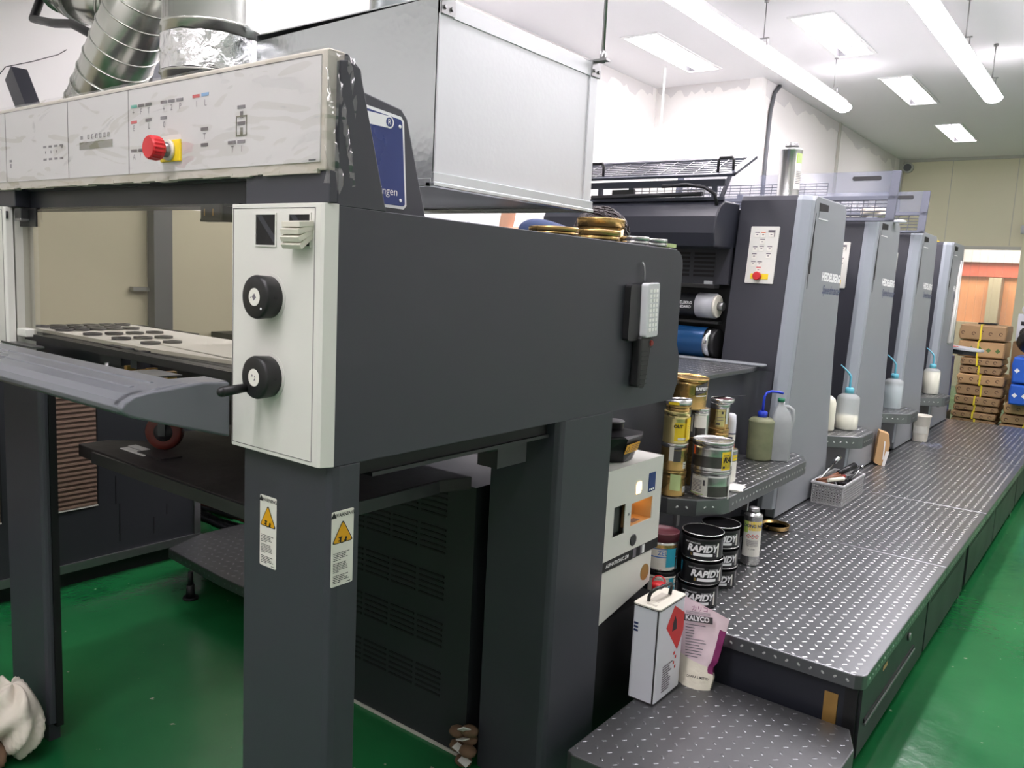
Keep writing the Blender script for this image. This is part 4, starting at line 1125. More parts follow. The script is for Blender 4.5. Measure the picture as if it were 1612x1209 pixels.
# front of the first unit: covers, rollers, guard
t = thing('inking_assembly','dark roller covers, ink rollers and vents at the front of the first unit','press rollers',(-2.5,4.8,1.3))
b = B('press_navy')
pts=[(4.86,2.02)]+[(4.72+.0+.14*(1-math.cos(R(a)))*.6, 2.02+.25*math.sin(R(a))) for a in range(0,91,15)]+[(4.95,2.27),(4.95,2.02)]
b.prism([(4.62,2.02),(4.60,2.10),(4.61,2.20),(4.66,2.27),(4.72,2.30),(4.95,2.30),(4.95,2.02)],'x',-3.3,-2.045); b.build('roller_cover', t, bevel=.01)
b = B('press_dark'); b.box(-3.3,-2.045,4.86,4.90,1.80,2.03); b.use('black_void')
for g in range(3):
    for k in range(6): b.box(-2.62+.17*g,-2.48+.17*g,4.856,4.8605,1.845+.027*k,1.860+.027*k)
vp=b.build('vent_panel', t)
b = B('black_plastic'); b.box(-3.2,-2.08,4.74,4.82,1.775,1.80); b.build('ink_rail', t, bevel=.004)
b = B('hdpe_grey'); b.box(-2.15,-2.11,4.74,4.78,1.80,1.82); b.build('clip', t)
b = B('roller_black'); b.cyl((-3.2,4.84,1.665),(-2.215,4.84,1.665),.072,seg=28); rl=b.build('ink_roller', t)
b = B('roller_grey'); b.cyl((-2.215,4.84,1.665),(-2.10,4.84,1.665),.078,seg=28); b.use('cream_paint'); b.cyl((-2.10,4.84,1.665),(-2.085,4.84,1.665),.070,seg=28); b.build('roller_cap', rl)
b = B('steel'); b.cyl((-2.085,4.84,1.665),(-2.05,4.84,1.665),.026,seg=16); b.build('axle', rl)
b = B('emblem_white'); text_on(b,'HEIDELBERG',.024,FY(-2.30,4.767,1.678)); text_on(b,'STANDARD',.024,FY(-2.30,4.767,1.652)); b.build('lettering', rl)
b = B('roller_blue'); b.cyl((-3.2,4.83,1.435),(-2.13,4.83,1.435),.096,seg=36); cl=b.build('plate_cylinder', t)
b = B('chrome'); b.cyl((-2.13,4.83,1.435),(-2.09,4.83,1.435),.096,seg=36); b.use('black_plastic'); b.cyl((-2.09,4.83,1.435),(-2.06,4.83,1.435),.088,seg=36); b.build('bearer_ring', cl)
b = B('black_void'); b.box(-3.3,-2.04,4.94,4.99,1.33,1.80); b.build('recess', t)
b = B('black_plastic'); b.box(-3.2,-2.06,4.80,4.86,1.555,1.57); b.build('guard_bar', t)
# guard hood above
t = thing('unit_guard','open wire guard hood with two black handles above the first unit','guard',(-2.4,4.7,2.31))
b = B('guard_dark'); T = Matrix.Translation((-3.2,4.62,2.435)) @ Matrix.Rotation(R(24),4,'X')
W=1.24; Hh=.36
for q in ((0,W,0,.03),(0,W,Hh-.03,Hh),(0,.03,0,Hh),(W-.05,W,0,Hh)): b.box(q[0],q[1],q[2],q[3],-.008,.008,T)
fr=b.build('hood_frame', t, bevel=.002)
b = B('emblem_white'); b.use('steel'); wire_grid(b,T@Matrix.Translation((.03,.03,0)),W-.08,Hh-.06,10,7,.003); b.build('wire_mesh', fr)
b = B('guard_clear'); b.box(.03,W-.05,.03,Hh-.03,-.004,-.002,T); b.build('clear_panel', fr)
for x in (-2.98,-2.09):
    b = B('black_plastic'); b.tube([(x,4.68,2.46),(x,4.68,2.53),(x+.01,4.68,2.545),(x+.085,4.68,2.545),(x+.095,4.68,2.53),(x+.095,4.68,2.46)],.009,8); b.build('handle', t)
b = B('guard_dark'); b.box(-3.2,-2.05,4.70,4.72,2.385,2.425); b.box(-3.2,-2.05,4.70,4.72,2.30,2.32)
for x0 in (-2.93,-2.70,-2.13): b.box(x0,x0+.03,4.70,4.72,2.32,2.385)
b.build('frame_bar', t)
b = B('steel'); wire_grid(b,Matrix.Translation((-2.66,4.71,2.32)) @ Matrix.Rotation(R(90),4,'X'),.53,.065,10,3,.002); b.build('wire_mesh', t)
b = B('black_plastic'); b.box(-2.82,-2.66,4.695,4.72,2.325,2.375); b.build('latch_box', t)
b = B('hose_black'); b.cyl((-2.95,4.66,2.325),(-2.17,4.66,2.335),.014,seg=10); b.tube([(-2.42,4.62,2.38),(-2.25,4.61,2.385),(-2.14,4.62,2.37),(-2.08,4.64,2.33),(-2.07,4.66,2.27)],.011,8); b.build('hose', t)
b = B('yellow'); b.box(-3.17,-2.99,4.693,4.70,2.325,2.385); b.use('ink_black'); text_on(b,'RAPIDY',.045,FY(-3.08,4.692,2.353),shear=.2,bold=.03); b.build('yellow_label', t)
b = B('guard_dark'); b.box(-2.09,-2.065,0,.30,-.006,.006,Matrix.Translation((0,4.72,2.30)) @ Matrix.Rotation(R(55),4,'X')); b.build('strut', t)
# raised guards over units two and three
def raised_guard(y, x1, z0, label):
    t = thing('raised_guard',label,'guard',(x1,y,z0),'raised mesh guards over the middle units')
    T = Matrix.Translation((x1-1.75,y,z0)) @ Matrix.Rotation(R(78),4,'X')
    b = B('guard_blue')
    for q in ((0,1.75,.155,.185),(1.69,1.75,0,.37),(0,1.75,.0,.02),(0,.05,0,.37)): b.box(q[0],q[1],q[2],q[3],-.01,.01,T)
    f_=b.build('frame', t, bevel=.002)
    b = B('guard_dark'); wire_grid(b,T@Matrix.Translation((.05,.02,0)),1.64,.135,20,5,.0025); b.build('wire_mesh', f_)
    b = B('guard_clear'); b.box(.05,1.70,.185,.37,-.003,.003,T); cp=b.build('clear_panel', f_)
    b = B('guard_dark'); wire_grid(b,T@Matrix.Translation((.05,.20,0)),1.2,.09,14,4,.002); b.build('wire_mesh', f_)
    b = B('black_void'); b.prism(rrect(1.42,1.62,.305,.335,.012),'z',-.006,.006,T); b.build('hand_slot', cp)
    return t
raised_guard(6.35,-1.47,2.31,'raised blue-grey mesh guard behind the silver can')
raised_guard(7.85,-1.56,2.33,'raised blue-grey mesh guard farther back, over the third unit')
# cables / strips on last unit
b = B('paper_white')
for dy in (0,.10):
    b.tube([(XU+.02,9.94+dy,2.18),(XU+.02,9.88+dy,2.0),(XU+.02,9.87+dy,1.7),(XU+.02,9.78+dy,1.3)],[.006,.012,.016,.022],6)
tag(b.build('hanging_strips'),'pair of white strips hanging on the side of the farthest unit','strips')
tag(B('yellow').box(-1.95,-1.75,9.50,9.60,2.352,2.366).build('yellow_tape'),'yellow strip lying on top of the farthest unit','tape')
# feeder end behind last unit
t = thing('feeder_end','dark blue end of the press beyond the farthest unit','machine end',(-1.75,10.3,0))
B('press_blue').box(-2.6,-1.74,10.5,11.3,.40,1.08).build('body', t, bevel=.01)
B('press_base').box(-2.6,-1.72,10.45,11.35,0,.40).build('base', t)
t = thing('control_desk','white tilted control desk tip with a red mark beyond the farthest unit','desk',(-1.55,10.9,1.05))
T = Matrix.Translation((-1.75,10.85,1.19)) @ Matrix.Rotation(R(4),4,'Y')
b = B('cabinet_white'); b.prism([(-.4,-.15),(.20,-.12),(.34,.0),(.36,.12),(.20,.25),(-.4,.28)],'z',0,.03,T); dk=b.build('desk_top', t, bevel=.006)
b = B('press_base'); b.prism([(-.4,-.13),(.18,-.10),(.30,.0),(.18,.22),(-.4,.25)],'z',-.05,-.001,T); b.use('press_dark'); b.box(-.4,.02,-.1,.2,-.10,-.05,T); b.build('desk_base', dk)
b = B('hazard_red'); b.box(.02,.09,-.1,-.02,.03,.034,T); b.box(.05,.10,-.03,.03,.03,.034,T); b.build('red_mark', dk)
# far paper stacks
def ream(name,label,x0,x1,y0,z0,h,m,seed,group,printc='kraft_print',strap=True):
    rnd=random.Random(seed); t=thing(name,label,'paper bundle',((x0+x1)/2,y0,z0),group)
    nx_,nz_,ny_=9,3,4; b=B(m); v=[];f=[]
    def jit(): return rnd.uniform(-.012,.012)
    xs=[x0+(x1-x0)*i/nx_ for i in range(nx_+1)]
    # rounded sack outline in X,Z swept in Y
    ring=[]
    for x in xs: ring.append((x,z0+.006+abs(jit())*.3))
    for k in range(1,3): ring.append((x1+.012+jit(),z0+h*k/3))
    for x in xs[::-1]: ring.append((x,z0+h-.004-abs(jit())*.4))
    for k in (2,1): ring.append((x0-.012+jit(),z0+h*k/3))
    n=len(ring); dep=[0,.02,.3,.58,.60]
    for q,dy in enumerate(dep):
        s_=.95 if q in (0,4) else 1
        cxr=(x0+x1)/2; czr=z0+h/2
        for (x,z) in ring: v.append((cxr+(x-cxr)*s_+jit()*.2,y0+dy,czr+(z-czr)*(.86 if q in (0,4) else 1)))
    for q in range(len(dep)-1):
        for i in range(n): j=(i+1)%n; f.append((q*n+i,q*n+j,(q+1)*n+j,(q+1)*n+i))
    f.append(tuple(range(n))[::-1]); f.append(tuple(range((len(dep)-1)*n,len(dep)*n)))
    b.add(v,f,False); o=b.build('wrapper', t, bevel=.004)
    b=B(printc)
    for i in range(5):
        x=x0+(x1-x0)*(i+.4)/5+jit(); z=z0+h*.5+jit()
        r_=min(.022,h*.24)
        nn=12; vv=[];ff=[]
        if printc=='kraft_print':
            for k in range(nn):
                a=2*math.pi*k/nn; vv+=[(x+r_*math.cos(a),y0-.002,z+r_*math.sin(a)),(x+r_*.6*math.cos(a),y0-.002,z+r_*.6*math.sin(a))]
            for k in range(nn-2): ff.append((2*k,2*k+2,2*k+3,2*k+1))
            b.add(vv,ff)
        else: b.add([(x-.03,y0-.002,z),(x,y0-.002,z-.03),(x+.03,y0-.002,z),(x,y0-.002,z+.03)],[(0,1,2,3)])
    b.build('print', o)
    if strap:
        xs_=(x0+x1)/2+rnd.uniform(-.05,.03); b=B('strap_yellow'); b.box(xs_-.01,xs_+.01,y0-.006,y0+.606,z0-.002,z0+h+.004); b.build('strap', t)
    return t
t = thing('green_pallet','green pallet under the tall stack of wrapped paper','pallet',(-1.52,11.8,0))
b = B('pallet_green'); b.box(-1.80,-1.27,11.8,12.5,.10,.17); b.box(-1.80,-1.70,11.8,12.5,0,.10); b.box(-1.58,-1.48,11.8,12.5,0,.10); b.box(-1.37,-1.27,11.8,12.5,0,.10); b.build('deck', t, bevel=.004)
zs=[(.172,.085,'kraft'),(.258,.09,'kraft'),(.349,.085,'kraft'),(.435,.115,'kraft'),(.551,.14,'kraft'),(.692,.14,'kraft_light'),(.833,.105,'kraft'),(.939,.10,'kraft'),(1.040,.215,'kraft_light'),(1.257,.205,'kraft')]
ords=['lowest, on the green pallet','second from the pallet','third from the pallet','fourth from the pallet','fifth from the pallet','the crumpled one just above the middle','seventh from the pallet','just under the green-printed bundle','printed with green diamonds','topmost, printed with dark rings']
for i,(z,h,m) in enumerate(zs):
    o = -.0+.006*i
    ream('paper_bundle','brown wrapped paper bundle in the tall stack, '+ords[i],-1.775+.004*i-.05*(i>7),-1.30+.012*i*(i<6)+(.02 if i>7 else 0),11.82-.02*(i%2),z,h,m,20+i,'brown paper bundles of the tall stack',printc='kraft_green' if i==8 else 'kraft_print')
tag(B('black_plastic').box(-1.62,-1.42,11.95,12.1,1.464,1.485).build('black_tray'),'small black tray lying on top of the tall paper stack','tray')
zr=[(.03,.12,'kraft'),(.152,.11,'kraft'),(.264,.12,'kraft'),(.386,.14,'kraft_light')]
for i,(z,h,m) in enumerate(zr):
    ream('paper_bundle','brown wrapped paper bundle in the right-hand stack, '+('bottom one','second one up','third one up','crumpled top one')[i],-1.22+.01*i,-.62,11.7,z,h,m,40+i,'brown paper bundles under the blue ones')
tag(B('kraft').box(-1.25,-.6,11.66,12.35,0,.028).build('cardboard_mat'),'flat cardboard sheet under the right-hand paper stack','cardboard')
for i,(z,h) in enumerate(((.53,.26),(.792,.33))):
    ream('blue_bundle','bright blue wrapped bundle, '+('lower one on the brown paper' if i==0 else 'upper one with a yellow strap'),-1.13,-.55,11.45,z,h,'bundle_blue',60+i,'blue bundles at the right edge',strap=(i==1),printc='emblem_white')
t = rag('black_sack','black plastic sack lying on the blue bundles at the right edge',(-.95,11.7,1.32),(.17,.2,.19),'hose_black',12,'sack')
tag(B('kraft').box(-1.27,-1.0,12.5,12.9,0,1.25).build('cardboard_sheet'),'tall brown cardboard panel leaning between the two paper stacks','cardboard')
t = thing('white_bottle_box','white carton with a small black mark by the paper stacks','carton',(-1.12,12.3,0))
b = B('cabinet_white'); b.box(-1.24,-1.06,12.42,12.49,1.27,1.62); b.build('body', t); b = B('ink_black'); b.box(-1.20,-1.15,12.418,12.42,1.47,1.52); b.build('mark', t)
b = B('cabinet_white'); b.ball((-1.14,12.45,1.68),.07); b.build('top_wrap', t)
t = thing('wall_bracket','cream ledge with a white pipe at the right edge of the far wall','ledge',(-1.4,YF-.2,2.75))
b = B('cabinet_white'); b.cyl((-1.72,YF-.28,2.95),(-.9,YF-.28,2.93),.07,seg=16); b.build('pipe', t); b=B('kraft_light'); b.box(-1.62,-.9,YF-.36,YF-.10,3.05,3.10); b.build('ledge', t)
B('trim_grey').box(-1.5,-1.45,YF-.36,YF,2.60,3.05).build('support', t)
# ------------------------------------------------------------------ ink tins, bottles and other loose things
def cam_ang(x,y): return math.atan2(-y,-x)
def tin(name,label,cat,loc,r,h,body='gold_tin',lid='silver_tin',group=None,spec=(),lidh=.016,lift=0,rings=True,lid_r=1.03,top_inset=.003):
    """straight tin with rolled rims; spec: list of (kind, args)"""
    t = thing(name,label,cat,(0,0,0),group)
    b = B(body)
    hb = h-lidh
    pr=[(r*.97,0),(r*1.015,.002),(r*1.015,.005),(r,.008),(r,hb-.004)]
    if rings: pr=pr[:4]+[(r,hb*.86),(r*1.012,hb*.88),(r,hb*.90),(r,hb)]
    b.lathe(pr,36); b.build('body', t)
    b = B(lid)
    rl=r*lid_r
    b.lathe([(rl,hb-.002),(rl,h-.004),(rl*.995,h-.001),(rl*.97,h),(rl*.955,h-.001),(rl*.94,h-top_inset),(0.0005,h-top_inset)],36); b.build('lid', t)
    a0=cam_ang(loc[0],loc[1])
    for k,s in enumerate(spec):
        s=dict(s); nm=s.pop('name','paper_label'); m=s.get('m','label_white')
        b=B(m); rr=r*1.004+s.get('out',0)
        c=a0+s.get('c',0); w=s.get('w',1.0); wrap_patch(b,rr,c-w/2,c+w/2,s['z0']*h,s['z1']*h,int(w*12)+4,s.get('tilt',0))
        for (tx,ty,sz,mm,kw) in s.get('text',()):
            b.use(mm); text_wrap(b,tx[0],sz,rr+.0010,c+tx[1],ty*h,**kw)
        for (ca,wa,za,zb_,mm) in s.get('bars',()):
            b.use(mm); wrap_patch(b,rr+.0006,c+ca-wa/2,c+ca+wa/2,za*h,zb_*h,int(wa*12)+3)
        b.build(nm, t)
    t.location=loc; return t
def lines(c,w,z0,z1,n,m='icon_grey'):
    return tuple((c,w,z0+(z1-z0)*k/n,z0+(z1-z0)*(k+.4)/n,m) for k in range(n))

# black RAPIDY tins below the shelf
def rapidy(z,loc,label,group,turn=0.0,h=.108,extra=None):
    sp=[dict(m='tin_black',c=turn,w=2.2,z0=.08,z1=.74,
         text=(((('RAPIDY',0.02)),.42,.040,'emblem_white',dict(shear=.25,bold=.045)),(('NEW STANDARD',-.48),.64,.009,'emblem_white',{}),(('PREMIUM INK',.42),.60,.008,'emblem_white',{})),
         bars=((.08,.95,.13,.25,'emblem_white'),(-.50,.10,.12,.24,'gold_tin'))+tuple((.70,.06,.14+.09*k,.20+.09*k,'icon_grey') for k in range(5))+((.86,.10,.10,.66,'label_white'),))]
    if extra: sp.append(extra)
    return tin('ink_tin',label,'ink tin',loc,.088,h,'tin_black','lid_black',group,sp,lidh=.014)
for i,(s_,tr) in enumerate((('bottom one, behind the pink-white bag',.05),('middle one, with a teal strip at its left',.22),('top one',.0))):
    t=rapidy(0,(-1.395+.006*(i==1)-.004*(i==0),3.275,.412+.109*i),'black ink tin of the near stack, %s'%s_,'black ink tins of the near stack',tr,
      extra=dict(m='teal',c=-1.28,w=.22,z0=.35,z1=.72) if i==1 else None)
    b=B('silver_tin'); b.lathe([(.0905,.104),(.0912,.1065),(.0895,.1085),(.0870,.1075)],36,cap=False); o=b.build('rim', t); 
for i,s_ in enumerate(('bottom','middle','top')):
    t=rapidy(0,(-1.432,3.56,.412+.0965*i),'black ink tin of the rear stack, %s one'%s_,'black ink tins of the rear stack',.02+.15*(i==1)+.05*i,h=.096)
    b=B('silver_tin'); b.lathe([(.0905,.092),(.0912,.0945),(.0895,.0965),(.0870,.0955)],36,cap=False); b.build('rim', t)
tin('ink_tin','tin with maroon lid, blue lettering and teal flap beside the black tins','ink tin',(-1.535,3.17,.563),.070,.165,'silver_tin','maroon','mixed ink tins beside the black stack',
    [dict(m='label_white',c=.1,w=1.8,z0=.05,z1=.60,text=((('ZEUS',.10),.48,.026,'label_blue',dict(bold=.01)),),bars=((.1,1.8,.36,.39,'label_blue'),(.1,1.8,.58,.60,'label_blue'),(.1,1.8,.62,.70,'gold_tin'))),
     dict(m='teal',c=.62,w=.62,z0=.12,z1=.62,out=.004,name='teal_flap')],lidh=.035)
tin('ink_tin','white and teal tin at the bottom beside the near black stack','ink tin',(-1.53,3.165,.412),.070,.149,'silver_tin','tin_black','mixed ink tins beside the black stack',
    [dict(m='label_white',c=.2,w=2.0,z0=.05,z1=.85,text=((('G',.62),.5,.06,'teal',dict(bold=.04)),),bars=lines(.0,.6,.2,.6,6)),dict(m='teal',c=.75,w=.35,z0=.1,z1=.82,out=.001)])
# solvent bottle tin with thinner neck
def bottle_tin(label,loc,r,h,spec,neck=True):
    t=thing('solvent_can',label,'can',(0,0,0))
    b=B('silver_tin'); b.lathe([(r*.98,0),(r*1.02,.003),(r,.008),(r,h*.86),(r*1.02,h*.865),(r*1.0,h*.88),(r*.55,h*.92),(r*.45,h*.93)],36); b.build('body', t)
    b=B('steel'); b.lathe([(r*.45,h*.925),(r*.62,h*.93),(r*.62,h*.955),(r*.55,h*.96),(r*.58,h*.985),(r*.5,h),(.0005,h)],28); b.build('cap', t)
    a0=cam_ang(loc[0],loc[1]); b=B('label_white')
    for (m,c,w,z0,z1) in spec['patch']: b.use(m); wrap_patch(b,r*1.006,a0+c-w/2,a0+c+w/2,z0*h,z1*h,14)
    for (s,c,z,sz,m,kw) in spec.get('text',()): b.use(m); text_wrap(b,s,sz,r*1.006+.0012,a0+c,z*h,**kw)
    for (c,z,s) in spec.get('haz',()):
        for q,m in ((1,'hazard_red'),(.7,'label_white'),(.3,'ink_black')):
            b.use(m); k=s*q; rr=r*1.006+.0008+.0004*(1-q); P_=[(0,-k),(k,0),(0,k),(-k,0)]
            b.add([(rr*math.cos(a0+c+x/rr),rr*math.sin(a0+c+x/rr),z*h+y) for x,y in P_],[(0,1,2,3)])
    for (c,w,z0,z1) in spec.get('bars',()): b.use('icon_grey'); wrap_patch(b,r*1.006+.0007,a0+c-w/2,a0+c+w/2,z0*h,z1*h,4)
    b.build('paper_label', t); t.location=loc; return t
bottle_tin('silver solvent can with a white, yellow and green label by the rear black stack',(-1.415,3.93,.412),.046,.29,
   dict(patch=(('label_white',.1,2.3,.16,.78),('yellow',.25,1.9,.62,.78),('light_green',-.75,.6,.58,.78)),
        text=(('DONG NAM',.28,.70,.021,'navy_ink',dict(bold=.03)),('TRS SOLVENT',.1,.35,.010,'ink_black',{}),('1 LITRE',.1,.29,.010,'ink_black',{})),
        haz=((-.35,.52,.012),(.1,.52,.012),(.55,.52,.012)),bars=[(.1,1.3,.37+.015*k,.376+.015*k) for k in range(6)]))
bottle_tin('tall silver can with a green label standing on top of the nearest printing unit',(-1.815,5.12,2.352),.066,.33,
   dict(patch=(('label_white',1.0,1.1,.15,.80),('light_green',.95,.8,.62,.80)),bars=[(1.0,.8,.25+.03*k,.262+.03*k) for k in range(8)]))
# shallow tin lid with black ink on the walkway
t=thing('tin_lid','open gold tin lid holding black ink on the walkway by the first unit','tin lid',(-1.53,4.62,.412))
b=B('gold_tin'); b.lathe([(.0005,.002),(.07,.002),(.078,.006),(.079,.026),(.081,.028),(.076,.027),(.075,.008),(.0005,.006)],32,Matrix.Translation((-1.53,4.62,.412))); b.build('dish', t)
b=B('ink_black'); b.lathe([(.0005,.012),(.074,.012)],32,Matrix.Translation((-1.53,4.62,.412))); b.build('ink', t)

# stacks on the long shelf
z8=.802
tin('ink_tin','gold ink tin with a pale green note, bottom of the left shelf stack','ink tin',(-1.668,3.50,z8),.062,.120,'gold_tin','gold_tin','ink tins of the left shelf stack',
    [dict(m='pale_green',c=.25,w=.8,z0=.28,z1=.92,out=.003,tilt=-.006),dict(m='label_white',c=1.1,w=.4,z0=.15,z1=.4,bars=lines(0,.25,.18,.36,4))])
tin('ink_tin','silver and gold tin with black-and-white label, second of the left shelf stack','ink tin',(-1.668,3.50,z8+.121),.062,.130,'gold_tin','silver_tin','ink tins of the left shelf stack',
    [dict(m='line_dark',c=.25,w=.6,z0=.36,z1=.86),dict(m='label_white',c=-.20,w=.34,z0=.38,z1=.90,out=.002),dict(m='label_white',c=.95,w=.35,z0=.1,z1=.35,bars=lines(0,.2,.12,.3,3))])
tin('ink_tin','pale gold tin with yellow label and note, third of the left shelf stack','ink tin',(-1.668,3.50,z8+.252),.060,.150,'pale_gold','pale_gold','ink tins of the left shelf stack',
    [dict(m='yellow',c=.45,w=1.1,z0=.08,z1=.66,text=((('OLIT',-.28),.55,.020,'ink_black',dict(bold=.05)),),bars=((.12,.8,.12,.2,'label_white'),)),
     dict(m='yellow',c=1.05,w=.52,z0=.10,z1=.80,out=.006,tilt=.008,name='sticky_note',bars=tuple((.05*(-1)**k,.08,.25+.06*k,.27+.06*k,'icon_grey') for k in range(7)))])
tin('ink_tin','shallow gold tin with an open silver rim, topmost of the left shelf stack','ink tin',(-1.664,3.50,z8+.403),.058,.028,'gold_tin','gold_tin','ink tins of the left shelf stack',rings=False,lidh=.01)
t=thing('tin_lid','upturned silver lid with yellow ink inside, on top of the left shelf stack','tin lid',(-1.662,3.50,z8+.432))
T=Matrix.Translation((-1.662,3.50,z8+.432)) @ Matrix.Rotation(R(-3),4,'Y')
b=B('silver_tin'); b.lathe([(.0005,.001),(.058,.001),(.060,.004),(.061,.026),(.058,.026),(.057,.006),(.0005,.005)],32,T); b.use('ink_black'); b.lathe([(.0005,.021),(.057,.021)],32,T); b.build('dish', t)
b=B('yellow'); b.cur=b.mats.index('yellow'); wrap_patch(b,.062,-2.0,-1.1,.003,.016,8); b2=B('yellow'); b2.add([T @ Vector(p) for p in b.v], b.f, True); b2.build('ink_smear', t)
sl=[dict(m='dark_tin',c=0,w=5.6,z0=.12,z1=.58,name='grey_label')]
tin('ink_tin','wide silver tin with a white label, lower of the front pair on the shelf','ink tin',(-1.535,3.635,z8),.092,.128,'silver_tin','silver_tin','wide silver tins at the front of the shelf',
    [dict(m='dark_tin',c=.55,w=1.3,z0=.05,z1=.45),dict(m='label_white',c=-.62,w=1.0,z0=.08,z1=.80,bars=lines(-.1,.6,.2,.66,9)+((.32,.10,.45,.66,'line_dark'),(-.15,.9,.1,.13,'light_green'))),dict(m='paper_grey',c=1.12,w=.12,z0=-.05,z1=.85,out=.005,name='hanging_note')])
tin('ink_tin','wide silver tin with a yellow label, upper of the front pair on the shelf','ink tin',(-1.535,3.635,z8+.129),.094,.140,'silver_tin','silver_tin','wide silver tins at the front of the shelf',
    [dict(m='dark_tin',c=-.1,w=2.4,z0=.12,z1=.50),dict(m='orange',c=-1.05,w=.2,z0=.5,z1=.8),dict(m='yellow',c=.82,w=.62,z0=.06,z1=.68,text=((('RAPIDY',.40),.40,.036,'ink_black',dict(shear=.25,bold=.04)),),bars=((-.05,.4,.54,.57,'line_dark'),(-.18,.12,.12,.2,'line_dark'))),
     dict(m='paper_white',c=1.12,w=.10,z0=.18,z1=.86,out=.006,name='hanging_note')],lidh=.022)
tin('ink_tin','gold ink tin hidden low behind the wide silver tins','ink tin',(-1.665,3.77,z8),.055,.120,'gold_tin','gold_tin','gold tins at the back of the shelf')
tin('ink_tin','gold ink tin under the small white-labelled silver tin','ink tin',(-1.665,3.77,z8+.121),.055,.118,'gold_tin','gold_tin','gold tins at the back of the shelf')
tin('ink_tin','small silver tin with a blank white label under the big gold tin','ink tin',(-1.668,3.76,z8+.240),.043,.148,'silver_tin','silver_tin',None,
    [dict(m='label_white',c=.1,w=1.5,z0=.36,z1=.84),dict(m='dark_tin',c=.15,w=1.2,z0=.08,z1=.36),dict(m='label_white',c=-1.0,w=.3,z0=.2,z1=.8)])
t=tin('ink_tin','big gold ink tin with a hanging dark tag, leaning on top of the stacks','ink tin',(-1.735,3.745,z8+.389),.090,.152,'gold_tin','gold_tin',None,
    [dict(m='line_dark',c=.72,w=.75,z0=.48,z1=.80,out=.004,tilt=.022,name='hanging_tag',text=((('RAPIDY',0),.70,.022,'emblem_white',dict(bold=.05)),),bars=((0,.7,.45,.49,'label_white'),(-.02,.5,.57,.60,'icon_grey')))])
t.rotation_euler=(R(1.5),R(3.5),0)
tin('ink_tin','gold ink tin at the bottom of the stack beside the white tube','ink tin',(-1.668,4.00,z8),.053,.130,'gold_tin','gold_tin','gold tins beside the white tube')
tin('ink_tin','gold ink tin second from the shelf beside the white tube','ink tin',(-1.668,4.00,z8+.131),.053,.128,'gold_tin','gold_tin','gold tins beside the white tube')
tin('ink_tin','gold ink tin with a silver lid and paper label beside the white tube','ink tin',(-1.668,4.00,z8+.260),.049,.130,'gold_tin','silver_tin','gold tins beside the white tube',
    [dict(m='pale_gold',c=.1,w=1.0,z0=.1,z1=.82,bars=lines(0,.7,.35,.5,3)+((-.2,.4,.16,.24,'line_dark'),(.2,.2,.6,.7,'line_dark'))),dict(m='silver_tin',c=.85,w=.35,z0=.2,z1=.85,out=.003,name='ink_drip')],lidh=.026)
t=thing('tin_lid','silver lid with a dark spatula lying across it, on the labelled gold tin','tin lid',(-1.655,3.99,z8+.392))
b=B('silver_tin'); b.lathe([(.0005,.001),(.050,.001),(.060,.010),(.062,.026),(.059,.026),(.058,.012),(.0005,.006)],32,Matrix.Translation((-1.655,3.99,z8+.392))); b.use('maroon'); b.lathe([(.0005,.026),(.055,.024)],28,Matrix.Translation((-1.655,3.99,z8+.392)));b.build('dish', t)
t=thing('ink_spatula','thin dark ink spatula sticking out to the right over a silver lid','spatula',(-1.62,4.0,z8+.42))
b=B('dark_steel'); b.box(-.004,.004,-.045,.06,-.001,.001,Matrix.Translation((-1.60,4.00,z8+.434)) @ Matrix.Rotation(R(-62),4,'Z')@ Matrix.Rotation(R(8),4,'X')); b.build('blade', t)
b=B('tin_black'); b.box(-.008,.008,-.10,-.045,-.003,.003,Matrix.Translation((-1.60,4.00,z8+.434)) @ Matrix.Rotation(R(-62),4,'Z')@ Matrix.Rotation(R(8),4,'X')); b.build('handle', t)
t=thing('white_tube','white squeeze tube with a black and red band on the shelf beside the gold tins','tube',(-1.65,4.12,z8))
b=B('white_paint'); T=Matrix.Translation((-1.65,4.12,z8)); b.lathe([(.027,0),(.028,.005),(.028,.28),(.024,.318),(.012,.325),(.0005,.325)],24,T); b.build('body', t)
b=B('hazard_red'); a0=cam_ang(-1.65,4.12)
def wp(b,T,r,a0,a1,z0,z1,m):
    q=B(m); wrap_patch(q,r,a0,a1,z0,z1,8); b.use(m); b.add([T@Vector(p) for p in q.v],q.f,True)
wp(b,T,.0285,a0-1.3,a0+1.3,.12,.165,'hazard_red'); wp(b,T,.0285,a0-1.3,a0+1.3,.165,.18,'ink_black'); wp(b,T,.0285,a0-1.3,a0+1.3,.18,.215,'label_white'); wp(b,T,.0288,a0-.6,a0+.5,.19,.202,'navy_ink'); wp(b,T,.0285,a0-1.3,a0+1.3,.215,.222,'navy_ink'); b.build('band', t)
tin('ink_tin','small tin with a yellow rim and silver lid, right behind the wide silver tins','ink tin',(-1.575,3.90,z8),.056,.180,'silver_tin','silver_tin',None,
    [dict(m='yellow',c=.3,w=3.2,z0=.70,z1=.86),dict(m='label_white',c=.3,w=2.4,z0=.1,z1=.68)],lidh=.02)
t=thing('paper_notes','loose stack of white printed notes on the shelf beside the wide silver tins','paper',(-1.50,3.85,z8))
rnd=random.Random(5)
for i in range(5):
    b=B('paper_white'); b.box(-.045,.045,-.07,.07,0,.0012,Matrix.Translation((-1.493,3.83,z8+.001+.0016*i)) @ Matrix.Rotation(R(rnd.uniform(-25,25)),4,'Z')); b.build('sheet', t)
